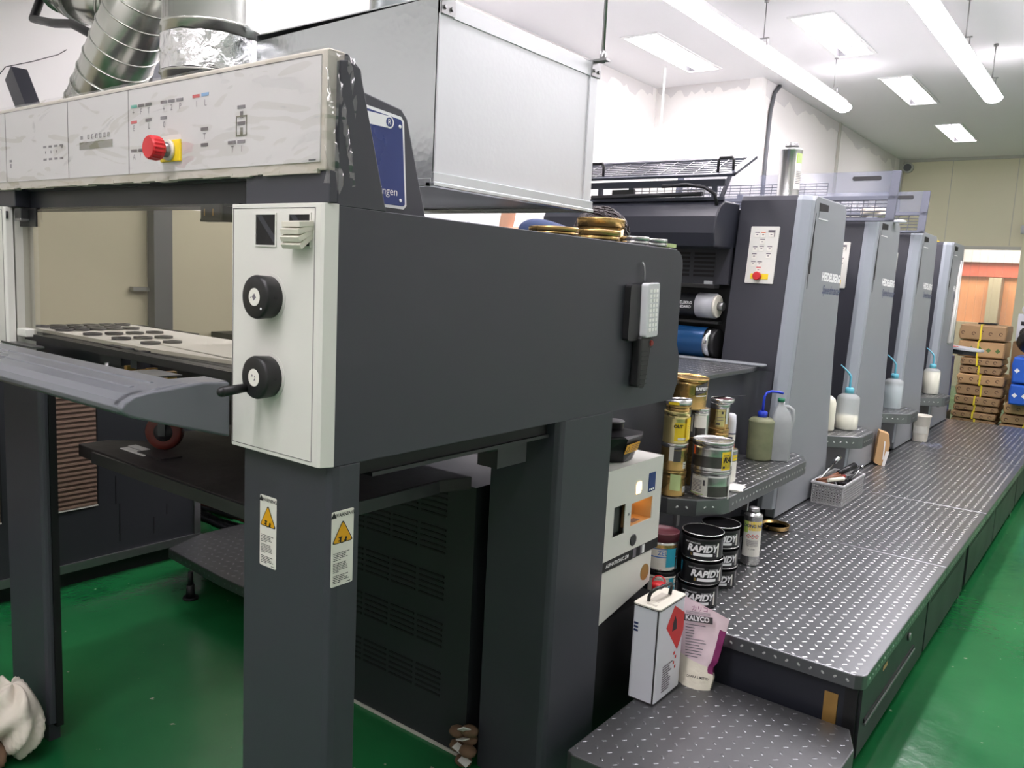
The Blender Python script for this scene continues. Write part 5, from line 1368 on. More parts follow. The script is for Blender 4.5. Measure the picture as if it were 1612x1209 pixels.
# bottle with olive liquid and grey jug
t=thing('wash_bottle','grimy olive wash bottle with a bent blue spout at the end of the long shelf','bottle',(-1.665,4.62,z8))
T=Matrix.Translation((-1.665,4.62,z8)); r=.073
b=B('hdpe_dirty'); b.lathe([(r*.94,0),(r,.01),(r,.215),(r*1.03,.222),(r*1.03,.228),(r*.8,.243),(.02,.25),(.02,.262)],32,T); b.build('body', t)
b=B('olive_liquid'); b.lathe([(r*.9,.006),(r*.94,.012),(r*.94,.17),(.0005,.17)],28,T); b.build('liquid', t)
b=B('blue_cap'); b.lathe([(.028,.246),(.028,.278),(.018,.284),(.008,.284)],20,T); b.build('cap', t)
b=B('blue_cap'); b.tube([T@Vector(p) for p in ((0,0,.28),(0,0,.33),(.003,.0,.37),(.012,.01,.392),(.03,.025,.40),(.062,.05,.398),(.085,.07,.392))],.0075,8); b.build('spout', t)
t=thing('plastic_jug','translucent grey jug with a green cap behind the olive bottle','jug',(-1.56,4.685,z8))
T=Matrix.Translation((-1.572,4.685,z8)) @ Matrix.Rotation(R(28),4,'Z')
b=B('hdpe_grey'); 
pr=rrect(-.058,.058,-.045,.045,.02,4); n=len(pr); v=[];f=[]
lv=[(0,.92),(.01,1),(.19,1),(.23,.96),(.27,.85),(.305,.55),(.325,.32),(.345,.30)]
for z,s_ in lv: v+=[(x*s_-(1-s_)*.015,y*s_,z) for x,y in pr]
for q in range(len(lv)-1):
    for i in range(n): j=(i+1)%n; f.append((q*n+i,q*n+j,(q+1)*n+j,(q+1)*n+i))
f.append(tuple(range(n))[::-1]); f.append(tuple(range((len(lv)-1)*n,len(lv)*n)))
b.add(v,f,True,T); b.build('body', t)
b=B('hdpe_grey'); b.tube([T@Vector(p) for p in ((0.0,-.0,.315),(.03,-.01,.318),(.055,-.012,.30),(.062,-.012,.26),(.058,-.012,.215),(.048,-.012,.19))],.011,10); b.build('handle', t)
b=B('green_cap'); b.lathe([(.02,.343),(.02,.365),(.0005,.367)],20,T@Matrix.Translation((-.013,0,0))); b.build('cap', t)

# lab wash bottles on the small shelves
def squeeze(label,loc,level,liq,turn):
    t=thing('wash_bottle',label,'bottle',(0,0,0),'clear wash bottles with blue bent spouts')
    r=.078; b=B('hdpe'); b.lathe([(r*.9,0),(r,.012),(r,.225),(r*.93,.243),(.05,.258),(.026,.262),(.026,.275)],32); b.build('body', t)
    b=B(liq); b.lathe([(r*.88,.005),(r*.96,.014),(r*.96,level),(.0005,level)],28); b.build('liquid', t)
    b=B('cyan_cap'); b.lathe([(.031,.266),(.031,.30),(.022,.306),(.008,.306)],22); b.build('cap', t)
    c,s=math.cos(turn),math.sin(turn)
    b=B('cyan_cap'); b.tube([(0,0,.30),(0,0,.36),(.0,0,.385),(-.012*c,-.012*s,.405),(-.035*c,-.035*s,.43),(-.075*c,-.075*s,.465)],[.009,.008,.008,.008,.006,.005],8); b.build('spout', t)
    t.location=loc; return t
squeeze('wash bottle half full of milky liquid on the shelf behind the nearest unit',(-1.598,6.16,.802),.10,'milk',R(15))
squeeze('wash bottle of clear liquid on the shelf behind the second unit',(-1.625,7.66,.802),.20,'clear_liquid',R(15))
squeeze('wash bottle full of white liquid on the shelf behind the third unit',(-1.60,9.18,.802),.225,'milk',R(5))
t=thing('cream_bottle','cream plastic bottle half hidden behind the nearest printing unit','bottle',(-1.69,6.0,.802))
b=B('milk'); b.lathe([(.05,0),(.055,.01),(.055,.20),(.045,.23),(.02,.25),(.0005,.25)],24,Matrix.Translation((-1.69,5.99,.802))); b.build('body', t)

# basket with tools
t=thing('tool_basket','light grey perforated plastic basket full of tools on the walkway','basket',(-1.465,5.62,.412))
bx0,bx1,by0,by1=-1.575,-1.375,5.40,5.90; bz0,bz1=.415,.555
b=B('basket_grey'); th=.003
b.box(bx0+.01,bx1-.01,by0+.01,by1-.01,bz0,bz0+.004)
def perf(b,axis,c,u0,u1,z0,z1,nu,nz):
    # strips around square holes
    du=(u1-u0)/nu; dz=(z1-z0)/nz
    def bb(a0,a1,h0,h1):
        if axis=='y': b.box(a0,a1,c-th/2,c+th/2,h0,h1)
        else: b.box(c-th/2,c+th/2,a0,a1,h0,h1)
    for k in range(nz+1): bb(u0,u1,z0+dz*k-dz*.26,z0+dz*k+dz*.26)
    for i in range(nu+1): bb(u0+du*i-du*.26,u0+du*i+du*.26,z0,z1)
perf(b,'y',by0+.004,bx0+.006,bx1-.006,bz0,bz1-.02,10,7); perf(b,'y',by1-.004,bx0+.006,bx1-.006,bz0,bz1-.02,10,7)
perf(b,'x',bx1-.004,by0+.004,by1-.004,bz0,bz1-.02,24,7); perf(b,'x',bx0+.004,by0+.004,by1-.004,bz0,bz1-.02,24,7)
b.build('perforated_wall', t)
b=B('basket_grey')
for q in ((bx0-.006,bx1+.006,by0-.006,by0+.006),(bx0-.006,bx1+.006,by1-.006,by1+.006),(bx0-.006,bx0+.006,by0,by1),(bx1-.006,bx1+.006,by0,by1)): b.box(*q,bz1-.016,bz1)
b.build('rim', t, bevel=.003)
def tool(name,label,p0,p1,parts):
    t=thing(name,label,'tool',tuple(p0)); p0=Vector(p0);p1=Vector(p1);d=p1-p0
    for (nm,m,a,c,r0,r1) in parts:
        b=B(m); b.cyl(p0+d*a,p0+d*c,r0,r1,seg=12); b.build(nm,t)
    return t
tool('socket_wrench','long steel ratchet leaning out of the basket towards the left',(-1.58,5.45,.50),(-1.52,5.75,.66),(('shaft','chrome',0,.9,.007,.007),('head','chrome',.88,1.04,.018,.018)))
tool('hammer_handle','black rubber grip sticking up out of the basket',(-1.53,5.50,.545),(-1.42,5.80,.62),(('shaft','tool_wood',0,.5,.012,.012),('grip','tin_black',.45,1.0,.018,.022)))
tool('screwdriver','screwdriver with a red handle lying in the basket',(-1.50,5.55,.555),(-1.40,5.72,.572),(('handle','tool_red',0,.6,.013,.013),('blade','steel',.6,1.0,.004,.004)))
tool('wooden_scraper','brown wooden scraper lying across the basket',(-1.56,5.46,.545),(-1.45,5.60,.575),(('handle','tool_wood',0,1,.014,.012),))
tool('white_grip_pliers','pale plastic handle lying at the front of the basket',(-1.49,5.46,.560),(-1.41,5.60,.565),(('handle','milk',0,.8,.013,.015),('tip','steel',.8,1,.006,.004)))
tool('pliers','black handled pliers standing in the back of the basket',(-1.43,5.70,.53),(-1.40,5.82,.62),(('jaw','dark_steel',0,.3,.014,.010),('handle','tin_black',.3,1,.007,.008)))
tool('spanner','small steel spanner standing in the back of the basket',(-1.42,5.76,.53),(-1.385,5.86,.61),(('shaft','chrome',0,.9,.006,.006),('head','chrome',.9,1.0,.012,.012)))
t=thing('tool_jumble','tangle of small dark tools filling the basket','tools',(-1.475,5.65,.43))
rnd=random.Random(8); 
for i in range(26):
    b=B(rnd.choice(['dark_steel','dark_steel','steel','tool_wood','tin_black','maroon']))
    x=rnd.uniform(bx0+.04,bx1-.05); y=rnd.uniform(by0+.05,by1-.08); z=rnd.uniform(.50,.548); a=rnd.uniform(0,3.1); l=.04
    b.cyl((x-l*math.cos(a)*.7,y-l*math.sin(a),z),(x+l*math.cos(a)*.7,y+l*math.sin(a),z+rnd.uniform(-.01,.02)),rnd.uniform(.004,.010),seg=8); b.build('small_tool', t)
b=B('dark_steel'); b.box(bx0+.02,bx1-.02,by0+.02,by1-.02,bz0+.005,.50); b.build('lower_tools', t)
t=thing('cardboard_flap','folded brown and white cardboard piece leaning between the second and third units','cardboard',(-1.55,7.05,.412))
T=Matrix.Translation((-1.53,7.06,.412))@Matrix.Rotation(R(20),4,'Z'); b=B('kraft_light'); b.prism([(-.02,0),(.02,.0),(.045,.17),(.03,.26),(-.04,.28),(-.06,.02)],'y',-.06,.06,T); b.use('paper_white'); b.box(.0,.01,-.065,-.06,.05,.20,T); b.build('flap', t)
b=B('paper_white'); b.prism([(.0,.0),(.022,.0),(.046,.12),(.02,.12)],'y',-.066,-.061,T); b.build('white_side', t)
t=thing('paint_cup','off-white plastic cup with a grey stain on the walkway below the third shelf','cup',(-1.50,8.52,.412))
b=B('cream_paint'); T=Matrix.Translation((-1.525,8.52,.412)); b.lathe([(.062,0),(.065,.004),(.078,.235),(.083,.238),(.083,.252),(.076,.252),(.074,.24),(.0005,.05)],28,T); b.build('body', t)
b=B('trim_grey'); a0=cam_ang(-1.525,8.52); wp(b,T,.0745,a0-1,a0+.9,.08,.15,'trim_grey'); b.build('stain', t)
t=thing('plastic_wrap_scrap','crumpled clear plastic scrap on the walkway by the off-white cup','plastic',(-1.40,8.25,.412))
b=B('guard_clear'); rnd=random.Random(15); v=[];f=[]
for i in range(8):
    for j in range(6): v.append((-1.46+.025*i,8.15+.035*j,.414+rnd.uniform(0,.035)))
for i in range(7):
    for j in range(5): a=i*6+j; f.append((a,a+6,a+7,a+1))
b.add(v,f); b.build('sheet', t)

# dampening control box on the side
t=thing('dampening_control_box','light grey control box with a lit window mounted on the side of the press','control box',(-1.47,2.55,.5))
xa=-1.470
b=B('panel_cream'); b.prism([(2.535,.715),(2.545,1.10),(2.99,1.10),(2.99,.715)],'x',-1.79,xa-.085)
for (y0,y1,z0,z1) in ((2.537,2.99,.715,.835),(2.539,2.99,.952,1.10),(2.538,2.613,.835,.952),(2.698,2.745,.835,.952),(2.918,2.99,.835,.952),(2.745,2.918,.835,.850),(2.745,2.918,.942,.952)): b.box(xa-.004,xa,y0,y1,z0,z1)
b.box(xa-.086,xa-.003,2.537,2.543,.715,1.10); b.box(xa-.086,xa-.003,2.984,2.99,.715,1.10); b.box(xa-.086,xa-.003,2.54,2.99,1.095,1.10); b.box(xa-.086,xa-.003,2.54,2.99,.715,.72)
body=b.build('upper_box', t)
b=B('warm_inside'); b.box(xa-.084,xa-.004,2.740,2.746,.84,.95); b.box(xa-.084,xa-.004,2.917,2.922,.84,.95); b.box(xa-.084,xa-.004,2.746,2.917,.845,.850); b.box(xa-.084,xa-.080,2.746,2.917,.85,.945); b.box(xa-.084,xa-.004,2.746,2.917,.944,.948)
b.use('icon_grey'); b.box(xa-.05,xa-.02,2.80,2.86,.8502,.8508); b.build('lit_niche', body)
b=B('steel'); b.box(xa-.075,xa-.055,2.765,2.80,.89,.93); b.cyl((xa-.06,2.79,.90),(xa-.03,2.80,.905),.006,seg=8); b.build('valve', body)
b=B('small_glow'); b.cyl((xa-.06,2.84,.942),(xa-.06,2.90,.942),.010,seg=10); b.build('added_niche_lamp', body)  # glowing bulb added at the niche top to light its inside
b=B('panel_cream'); b.prism([(2.555,.50),(2.555,.712),(2.955,.712),(2.955,.57)],'x',-1.79,xa-.004); low=b.build('lower_box', t, bevel=.004)
b=B('black_void'); b.box(xa-.03,xa+.001,2.535,2.99,.712,.752); b.build('stripe', t)
b=B('emblem_white'); text_on(b,'ALPHATRONIC 200',.020,FX(xa+.002,2.66,.732),bold=.02); b.use('icon_grey'); b.box(xa+.001,xa+.002,2.78,2.805,.716,.750); b.box(xa+.001,xa+.002,2.84,2.85,.716,.750); b.use('emblem_white'); b.box(xa+.001,xa+.002,2.855,2.875,.716,.750); b.build('lettering', t)
b=B('black_void'); b.box(xa-.060,xa-.02,2.606,2.705,.83,.955); b.use('dark_steel'); b.box(xa-.02,xa-.015,2.63,2.68,.845,.94); b.build('dark_window', body)
b=B('small_glow'); b.prism([(2.775,.975),(2.808,.975),(2.815,.99),(2.812,1.02),(2.782,1.022),(2.772,1.01)],'x',xa+.0005,xa+.0015); b.build('slot_lamp', body)
b=B('sign_blue'); b.box(xa+.0005,xa+.002,2.872,2.928,.965,1.042); b.use('emblem_white'); 
for k in range(3): b.box(xa+.002,xa+.0025,2.880+.014*k,2.890+.014*k,.970,.978)
b.build('badge', body)
b=B('dark_steel'); b.lathe([(.024,0),(.024,.003),(.02,.004)],20,FX(xa,2.775,.790)); b.build('keyhole_cover', body)
b=B('steel'); b.lathe([(.006,0),(.004,.004)],10,FX(xa,2.725,.905)); b.build('screw', body)
b=B('brass'); b.lathe([(.034,0),(.034,.002)],20,FX(xa-.0035,2.90,.625)); b.build('cork_plug', low)
b=B('cream_paint'); b.cyl((-1.54,2.60,.46),(-1.54,2.60,.53),.028,seg=16); b.build('drain_pipe', low)
t=thing('black_cup','dark steel cup on top of the grey control box','cup',(-1.63,2.82,1.102))
b=B('dark_steel'); b.lathe([(.042,0),(.043,.004),(.043,.13),(.046,.133),(.046,.138),(.040,.14),(.0005,.139)],28,Matrix.Translation((-1.62,2.82,1.102))); b.build('body', t)
b=B('steel'); b.lathe([(.046,.134),(.047,.138),(.044,.140)],28,Matrix.Translation((-1.62,2.82,1.102))); b.build('rim', t)
t=thing('black_tray','folded black plastic bag with an orange warning label on the grey control box','bag',(-1.54,2.74,1.102))
b=B('tin_black'); rnd=random.Random(21)
pr=[(-.10,-.11),(.0,-.12),(.055,-.06),(.06,.05),(.03,.12),(-.10,.11)]
v=[];n=len(pr)
for z,s_ in ((0,.62),(.05,.85),(.095,1.05),(.105,1.0)):
    for (x,y) in pr: v.append((x*s_-1.545+rnd.uniform(-.006,.006),y*s_+2.76+rnd.uniform(-.006,.006),1.102+z+rnd.uniform(-.004,.004)*(z>0)))
f=[]
for q in range(3):
    for i in range(n): j=(i+1)%n; f.append((q*n+i,q*n+j,(q+1)*n+j,(q+1)*n+i))
f.append(tuple(range(n))[::-1]); f.append(tuple(range(3*n,4*n)))
b.add(v,f,False); b.build('bag_body', t, bevel=.003)
b=B('warn_yellow'); T=FX(-1.489,2.752,1.160)@Matrix.Rotation(R(18),4,'X')@Matrix.Rotation(R(3),4,'Z'); b.box(-.050,.050,-.020,.020,0,.001,T); b.use('ink_black'); b.poly([(-.044,-.012,.0014),(-.018,-.012,.0014),(-.031,.013,.0014)],T); b.use('warn_yellow'); b.poly([(-.039,-.009,.0018),(-.023,-.009,.0018),(-.031,.008,.0018)],T)
b.use('tool_wood')
for k in range(4): b.poly([(-.008,.012-.008*k,.0014),(.044-.01*(k==3),.012-.008*k,.0014),(.044-.01*(k==3),.009-.008*k,.0014),(-.008,.009-.008*k,.0014)],T)
b.build('warning_label', t)

# work light hanging on the side cover
t=thing('inspection_lamp','black hand lamp with a clear LED face hanging on the press side','lamp',(-1.45,2.66,1.42))
b=B('black_plastic'); b.prism(rrect(2.545,2.70,1.585,1.785,.012),'x',-1.449,-1.425); b.build('back_plate', t)
T=FX(-1.423,2.668,1.696)@Matrix.Rotation(R(3),4,'Z')
b=B('led_body'); b.prism(rrect(-.046,.046,-.098,.098,.012),'z',-.003,.026,T); hd=b.build('lamp_head', t, bevel=.004)
for i in range(9):
    b=B('led_chip')
    for j in range(3):
        b.box(-.030+.022*j-.0,-.030+.022*j+.014,.070-.0175*i-.006,.070-.0175*i+.006,.0262,.0285,T)
    b.build('led_row', hd)
b=B('black_plastic'); v=[]
b.prism([(2.615,1.415),(2.668,1.408),(2.676,1.44),(2.700,1.57),(2.70,1.60),(2.615,1.60),(2.618,1.50)],'x',-1.448,-1.408); hn=b.build('handle', t, bevel=.008)
b=B('ink_black')
for k in range(8): b.box(-1.409,-1.4065,2.625,2.672,1.425+.017*k,1.429+.017*k)
b.build('grip_ribs', hn)
b=B('tool_red'); b.lathe([(.012,0),(.010,.006)],14,FX(-1.408,2.688,1.575)); b.use('black_plastic'); b.lathe([(.019,-.002),(.019,.002)],16,FX(-1.409,2.688,1.575)); b.build('switch', t)
b=B('steel'); b.tube([(-1.435,2.655,1.79),(-1.435,2.654,1.83),(-1.437,2.650,1.856),(-1.445,2.650,1.866)],.003,6); b.build('hook', t)

# tins and lids on top of the delivery
zt_=1.9335
tin('tin_lid','flat gold tin lid at the left of the row on the delivery top','tin lid',(-1.540,2.215,zt_),.080,.024,'gold_tin','gold_tin','gold lids on the delivery top',rings=False,lidh=.012)
tin('tin_lid','gold tin lid in front of the gold tin on the delivery top','tin lid',(-1.540,2.475,zt_),.083,.032,'gold_tin','gold_tin','gold lids on the delivery top',rings=False,lidh=.016)
tin('ink_tin','gold tin standing on the delivery top in front of the dark haired head','ink tin',(-1.64,2.665,zt_),.088,.088,'gold_tin','gold_tin',None,rings=False,lidh=.03)
tin('tin_lid','small silver lid next to the gold tin on the delivery top','tin lid',(-1.51,2.705,zt_),.050,.026,'silver_tin','silver_tin','silver lids on the delivery top',rings=False,lidh=.012)
tin('tin_lid','small silver lid at the right end of the row on the delivery top','tin lid',(-1.51,2.835,zt_),.056,.026,'silver_tin','silver_tin','silver lids on the delivery top',rings=False,lidh=.012)
tag(B('pale_green').box(-1.54,-1.47,2.90,2.96,zt_,zt_+.014).build('yellow_sponge'),'small pale yellow-green scrap at the end of the delivery top','scrap')

# cloth and tin on the second unit
t=rag('white_cloth','small crumpled white cloth on top of the second printing unit',(-1.66,6.55,2.385),(.09,.07,.045),'cloth_white',14,'cloth')
t=thing('grey_pot','small dark pot with a white cover beside the cloth on the second unit','pot',(-1.60,6.75,2.355)); b=B('dark_steel'); b.lathe([(.045,0),(.05,.004),(.05,.035),(.0005,.036)],20,Matrix.Translation((-1.64,6.78,2.354))); b.build('body', t)
b=B('white_paint'); b.lathe([(.05,0),(.052,.01),(.03,.02),(.0005,.022)],20,Matrix.Translation((-1.56,6.92,2.345))); b.build('cover', t)

# white rectangular solvent tin on the step
t=thing('solvent_tin','tall white rectangular tin with a red diamond label and black handle on the entry step','tin',(-1.34,2.79,.207))
x0_,x1_,y0_,y1_,z0_,z1_=-1.394,-1.282,2.675,2.895,.207,.588
b=B('white_paint'); b.prism(rrect(x0_,x1_,y0_,y1_,.012,3),'z',z0_,z1_-.004); bd=b.build('body', t)
b=B('cream_paint'); b.prism(rrect(x0_-.002,x1_+.002,y0_-.002,y1_+.002,.014,3),'z',z1_-.006,z1_); tp=b.build('top', t, bevel=.001)
b=B('line_dark'); b.prism(rrect(x0_-.003,x1_+.003,y0_-.003,y1_+.003,.015,3),'z',z1_-.009,z1_-.006); b.prism(rrect(x0_-.001,x1_+.001,y0_-.001,y1_+.001,.013,3),'z',z0_,z0_+.004); b.box(x1_-.009,x1_-.004,y0_-.0012,y0_+.004,z0_,z1_-.006); b.build('seam', bd)
b=B('hazard_red'); b.add([(x1_+.0008,2.738,.495),(x1_+.0008,2.80,.568),(x1_+.0008,2.893,.512),(x1_+.0008,2.893,.44),(x1_+.0008,2.848,.372)],[(0,1,2,3,4)]); 
b.use('ink_black'); b.add([(x1_+.0014,2.790,.465),(x1_+.0014,2.83,.465),(x1_+.0014,2.824,.50),(x1_+.0014,2.81,.525),(x1_+.0014,2.796,.50)],[(0,1,2,3,4)]); b.build('hazard_label', bd)
b=B('icon_grey'); rnd=random.Random(3)
for k in range(11): b.box(x1_+.0004,x1_+.0012,2.735,2.735+rnd.uniform(.05,.08),.235+.010*k,.240+.010*k)
b.use('hazard_red')
for k in range(4): b.box(x1_+.0004,x1_+.0012,2.82+.015*(k%2),2.83+.015*(k%2),.36-.02*k,.372-.02*k)
b.use('navy_ink')
for k in range(3): b.box(x0_+.008,x0_+.026,y0_-.0012,y0_-.0004,.505-.014*k,.513-.014*k)
b.build('printing', bd)
T=Matrix.Translation(((x0_+x1_)/2,(y0_+y1_)/2,z1_))
b=B('black_plastic'); b.tube([T@Vector(p) for p in ((-.018,-.062,.0),(-.016,-.066,.018),(-.010,-.066,.036),(.0,-.058,.048),(.004,-.03,.050),(.006,-.015,.046),(.008,0,.050),(.010,.015,.046),(.012,.03,.049),(.014,.055,.045),(.014,.064,.032),(.012,.06,.015),(.012,.055,.0))],.007,8); b.build('handle', t)
b=B('console_trim'); b.box(-.01,.03,-.092,-.080,.0,.001,T); b.box(-.02,.02,-.05,.05,.0,.0006,T) ; b.build('top_stain', tp)
# clear bottle with red cap behind it
t=thing('red_cap_bottle','clear plastic bottle with a red ring-pull cap behind the white tin','bottle',(-1.445,2.975,.207))
T=Matrix.Translation((-1.440,2.972,.207)); b=B('hdpe'); b.lathe([(.038,0),(.042,.008),(.042,.27),(.028,.30),(.024,.335)],24,T); b.build('body', t)
b=B('cap_red'); b.lathe([(.028,.325),(.029,.355),(.026,.36),(.0005,.36)],22,T); b.tube([T@Vector((.028*math.cos(a),.022*math.sin(a)*.4,.365+.022*math.sin(a))) for a in [2*math.pi*k/16 for k in range(16)]],.003,6,closed=True); b.build('cap', t)
# printed plastic bag
t=thing('powder_bag','half empty pink and white plastic bag leaning on the walkway','bag',(-1.22,2.96,.207))
def bagpt(u,w):  # u across 0..1, w up 0..1
    xb=-1.310+.140*u; xt=-1.345+.205*u
    s=w
    x=xb+(xt-xb)*s; pinch=.012*math.sin(u*math.pi)*0
    if .22<w<.42: x+= .018*(1-abs(w-.32)/.1)*(1-2*u)*(.8 if u>.5 else .2)
    z=.207+.325*w - .045*u*w - .012*u*(1-w)
    y=2.945+.06*w
    thick=(.036*(1-w)**1.0+.006)*math.sin(math.pi*min(max(u,.02),.98))**.6
    return x,y,z,thick
b=B('pale_pink'); nu,nw=16,24; v=[];f=[]; rnd=random.Random(9)
for side in (-1,1):
    for j in range(nw+1):
        for i in range(nu+1):
            x,y,z,t_=bagpt(i/nu,j/nw); v.append((x,y+side*t_+rnd.uniform(-.0022,.0022),z))
N=(nu+1)*(nw+1)
fs=[];fm=[]
for side in (0,1):
    for j in range(nw):
        for i in range(nu):
            a=side*N+j*(nu+1)+i; q=(a,a+1,a+nu+2,a+nu+1); fs.append(q if side==0 else q[::-1]); fm.append((i,j))
b.add(v,[],True)
for q,(i,j) in zip(fs,fm):
    b.f.append(q); b.m.append(0); b.sm.append(True)
b.use('salt_white')
for k,(i,j) in enumerate(fm):
    if j<8: b.m[k]=1
b.use('magenta_ink')
for k,(i,j) in enumerate(fm):
    if i>=14 and 5<j<20: b.m[k]=2
bag=b.build('bag', t)
T=Matrix.Translation((-1.236,2.962,.425))@Matrix.Rotation(R(-9),4,'Y')@Matrix(((1,0,0,0),(0,0.18,-1,0),(0,1,.18,0),(0,0,0,1)))
b=B('line_dark'); b.box(-.074,.055,.034,.060,.0125,.0135,T); b.use('emblem_white'); text_on(b,'KALYCO',.026,T@Matrix.Translation((-.010,.047,.0140)),bold=.04)
b.use('magenta_ink'); text_on(b,'カリコ',.024,T@Matrix.Translation((.0,.085,.0130)),bold=.0)
b.use('icon_grey')
for k in range(3): b.box(-.06,.045,.072-.004*k,.0735-.004*k,.0125,.0132,T)
for k in range(12):
    b.box(-.06,-.06+rnd.uniform(.03,.09),.02-.011*k,.023-.011*k,.0140,.0147,T)
b.use('ink_black'); text_on(b,'OSAKA LIMITED',.013,T@Matrix.Translation((.0,-.172,.030)),bold=.02); b.build('printing', bag)
# gloss: stray rag by wheel base removed

# ------------------------------------------------------------------ person behind the delivery
def skin_body(name, chain, edges, mat_, parent, sub=2):
    me=bpy.data.meshes.new(name); me.from_pydata([c[0] for c in chain],edges,[]); me.materials.append(M[mat_])
    o=bpy.data.objects.new(name,me); COL.objects.link(o); o.parent=parent
    sk=o.modifiers.new('skin','SKIN'); sk.use_smooth_shade=True
    for i,c in enumerate(chain):
        r=c[1]; o.data.skin_vertices[0].data[i].radius=(r if isinstance(r,tuple) else (r,r))
    o.data.skin_vertices[0].data[0].use_root=True
    ss=o.modifiers.new('sub','SUBSURF'); ss.levels=sub; ss.render_levels=sub
    return o
P0=Vector((-2.10,3.22,.43))
t=thing('person','','person',tuple(P0)); t['label']='dark haired person in a blue shirt bending behind the delivery, one arm raised'
def q(x,y,z): return (x-P0.x+P0.x-P0.x, y-P0.y, z-P0.z)
body=[(q(-2.16,3.40,1.28),(.15,.12)),      #0 pelvis
      (q(-2.15,3.37,1.42),(.135,.11)),     #1 waist
      (q(-2.13,3.28,1.62),(.16,.12)),      #2 chest
      (q(-2.12,3.20,1.82),(.14,.10)),      #3 upper chest
      (q(-2.06,3.15,1.90),(.06,.06)),      #4 neck
      (q(-2.22,3.15,1.95),(.065,.065)),    #5 shoulder L (raised arm)
      (q(-2.34,3.12,1.98),(.05,.05)),      #6 upper arm
      (q(-2.44,3.10,1.98),(.044,.044)),    #7 elbow
      (q(-2.43,3.12,2.12),(.036,.036)),    #8 forearm
      (q(-2.42,3.14,2.24),(.028,.026)),    #9 wrist
      (q(-2.42,3.15,2.29),(.036,.016)),    #10 palm
      (q(-1.98,3.22,1.84),(.065,.065)),    #11 shoulder R
      (q(-1.96,3.10,1.64),(.048,.048)),    #12
      (q(-2.00,3.02,1.46),(.040,.040)),    #13 elbow
      (q(-2.08,2.98,1.36),(.032,.032)),    #14
      (q(-2.16,2.98,1.30),(.026,.026)),    #15 wrist
      (q(-2.20,2.98,1.28),(.034,.018)),    #16 palm
      (q(-2.25,3.40,1.18),(.095,.095)),    #17 hip L
      (q(-2.27,3.38,.86),(.065,.065)),     #18 knee
      (q(-2.28,3.42,.55),(.045,.045)),     #19
      (q(-2.28,3.42,.47),(.042,.042)),     #20 ankle
      (q(-2.28,3.30,.46),(.045,.030)),     #21 toe
      (q(-2.07,3.40,1.18),(.095,.095)),    #22 hip R
      (q(-2.06,3.38,.86),(.065,.065)),
      (q(-2.05,3.42,.55),(.045,.045)),
      (q(-2.05,3.42,.47),(.042,.042)),
      (q(-2.05,3.30,.46),(.045,.030))]
eg=[(0,1),(1,2),(2,3),(3,4),(3,5),(5,6),(6,7),(7,8),(8,9),(9,10),(3,11),(11,12),(12,13),(13,14),(14,15),(15,16),(0,17),(17,18),(18,19),(19,20),(20,21),(0,22),(22,23),(23,24),(24,25),(25,26)]
skin_body('body',body,eg,'skin',t)
# fingers
for hand,(base,dirs) in enumerate(((10,[(-.030,.0,.075),(-.012,.0,.085),(.008,0,.085),(.026,0,.07)]),(16,[(-.07,-.025,-.02),(-.08,-.01,-.022),(-.08,.008,-.022),(-.065,.024,-.02)]))):
    bc=Vector(body[base][0])
    for k,d in enumerate(dirs):
        d=Vector(d); o_=Vector((d.x*.5,0,0)) if hand==0 else Vector((0,d.y*.6,0))
        ch=[(tuple(bc+o_),.009),(tuple(bc+o_+d*.5),.0085),(tuple(bc+o_+d*.85+Vector((0,-.012,0) if hand==0 else (0,0,-.015))),.0075)]
        skin_body('finger',ch,[(0,1),(1,2)],'skin',t,1)
    th=Vector((.045,-.01,.02)) if hand==0 else Vector((-.02,-.05,0))
    skin_body('thumb',[(tuple(bc),.010),(tuple(bc+th*.6),.010),(tuple(bc+th),.008)],[(0,1),(1,2)],'skin',t,1)
# head, bowed, seen from behind and above
HC=Vector((-1.895,3.08,1.975))-P0
Th=Matrix.Translation(HC)@Matrix.Rotation(R(-35),4,'Z')@Matrix.Rotation(R(38),4,'X')
b=B('skin'); b.ball((0,0,0),.098,.80,1.0,1.12,24,16,Th); b.ball((0,-.060,-.055),.05,.9,.8,.9,14,10,Th)
b.ball((0,-.105,-.012),.018,.7,1,1.3,10,8,Th)
for s_ in (-1,1): b.ball((s_*.080,.008,-.015),.026,.35,.7,1.1,10,8,Th); 
b.use('emblem_white')
for s_ in (-1,1): b.ball((s_*.032,-.088,.015),.012,1.2,.6,.7,10,8,Th)
b.use('ink_black')
for s_ in (-1,1): b.ball((s_*.032,-.094,.015),.006,1,.5,1,8,6,Th)
b.use('tool_red'); b.ball((0,-.098,-.058),.018,1.2,.35,.35,10,6,Th)
b.build('head', t, local=True)
rnd=random.Random(31)
b=B('hair'); n=32; w_=18; v=[];f=[]
for j in range(w_+1):
    th_=math.pi*.66*j/w_
    for i in range(n):
        a=2*math.pi*i/n; front=max(0,-math.sin(a)); lim=th_*(1-.38*front)
        rr=.121*(1+.02*math.sin(11*a+2*j)+.02*math.sin(23*a))
        v.append((rr*.88*math.sin(lim)*math.cos(a),rr*1.02*math.sin(lim)*math.sin(a)+.008,rr*1.05*math.cos(lim)))
for j in range(w_):
    for i in range(n): k=(i+1)%n; f.append((j*n+i,(j+1)*n+i,(j+1)*n+k,j*n+k))
b.add(v,f,True,Th)
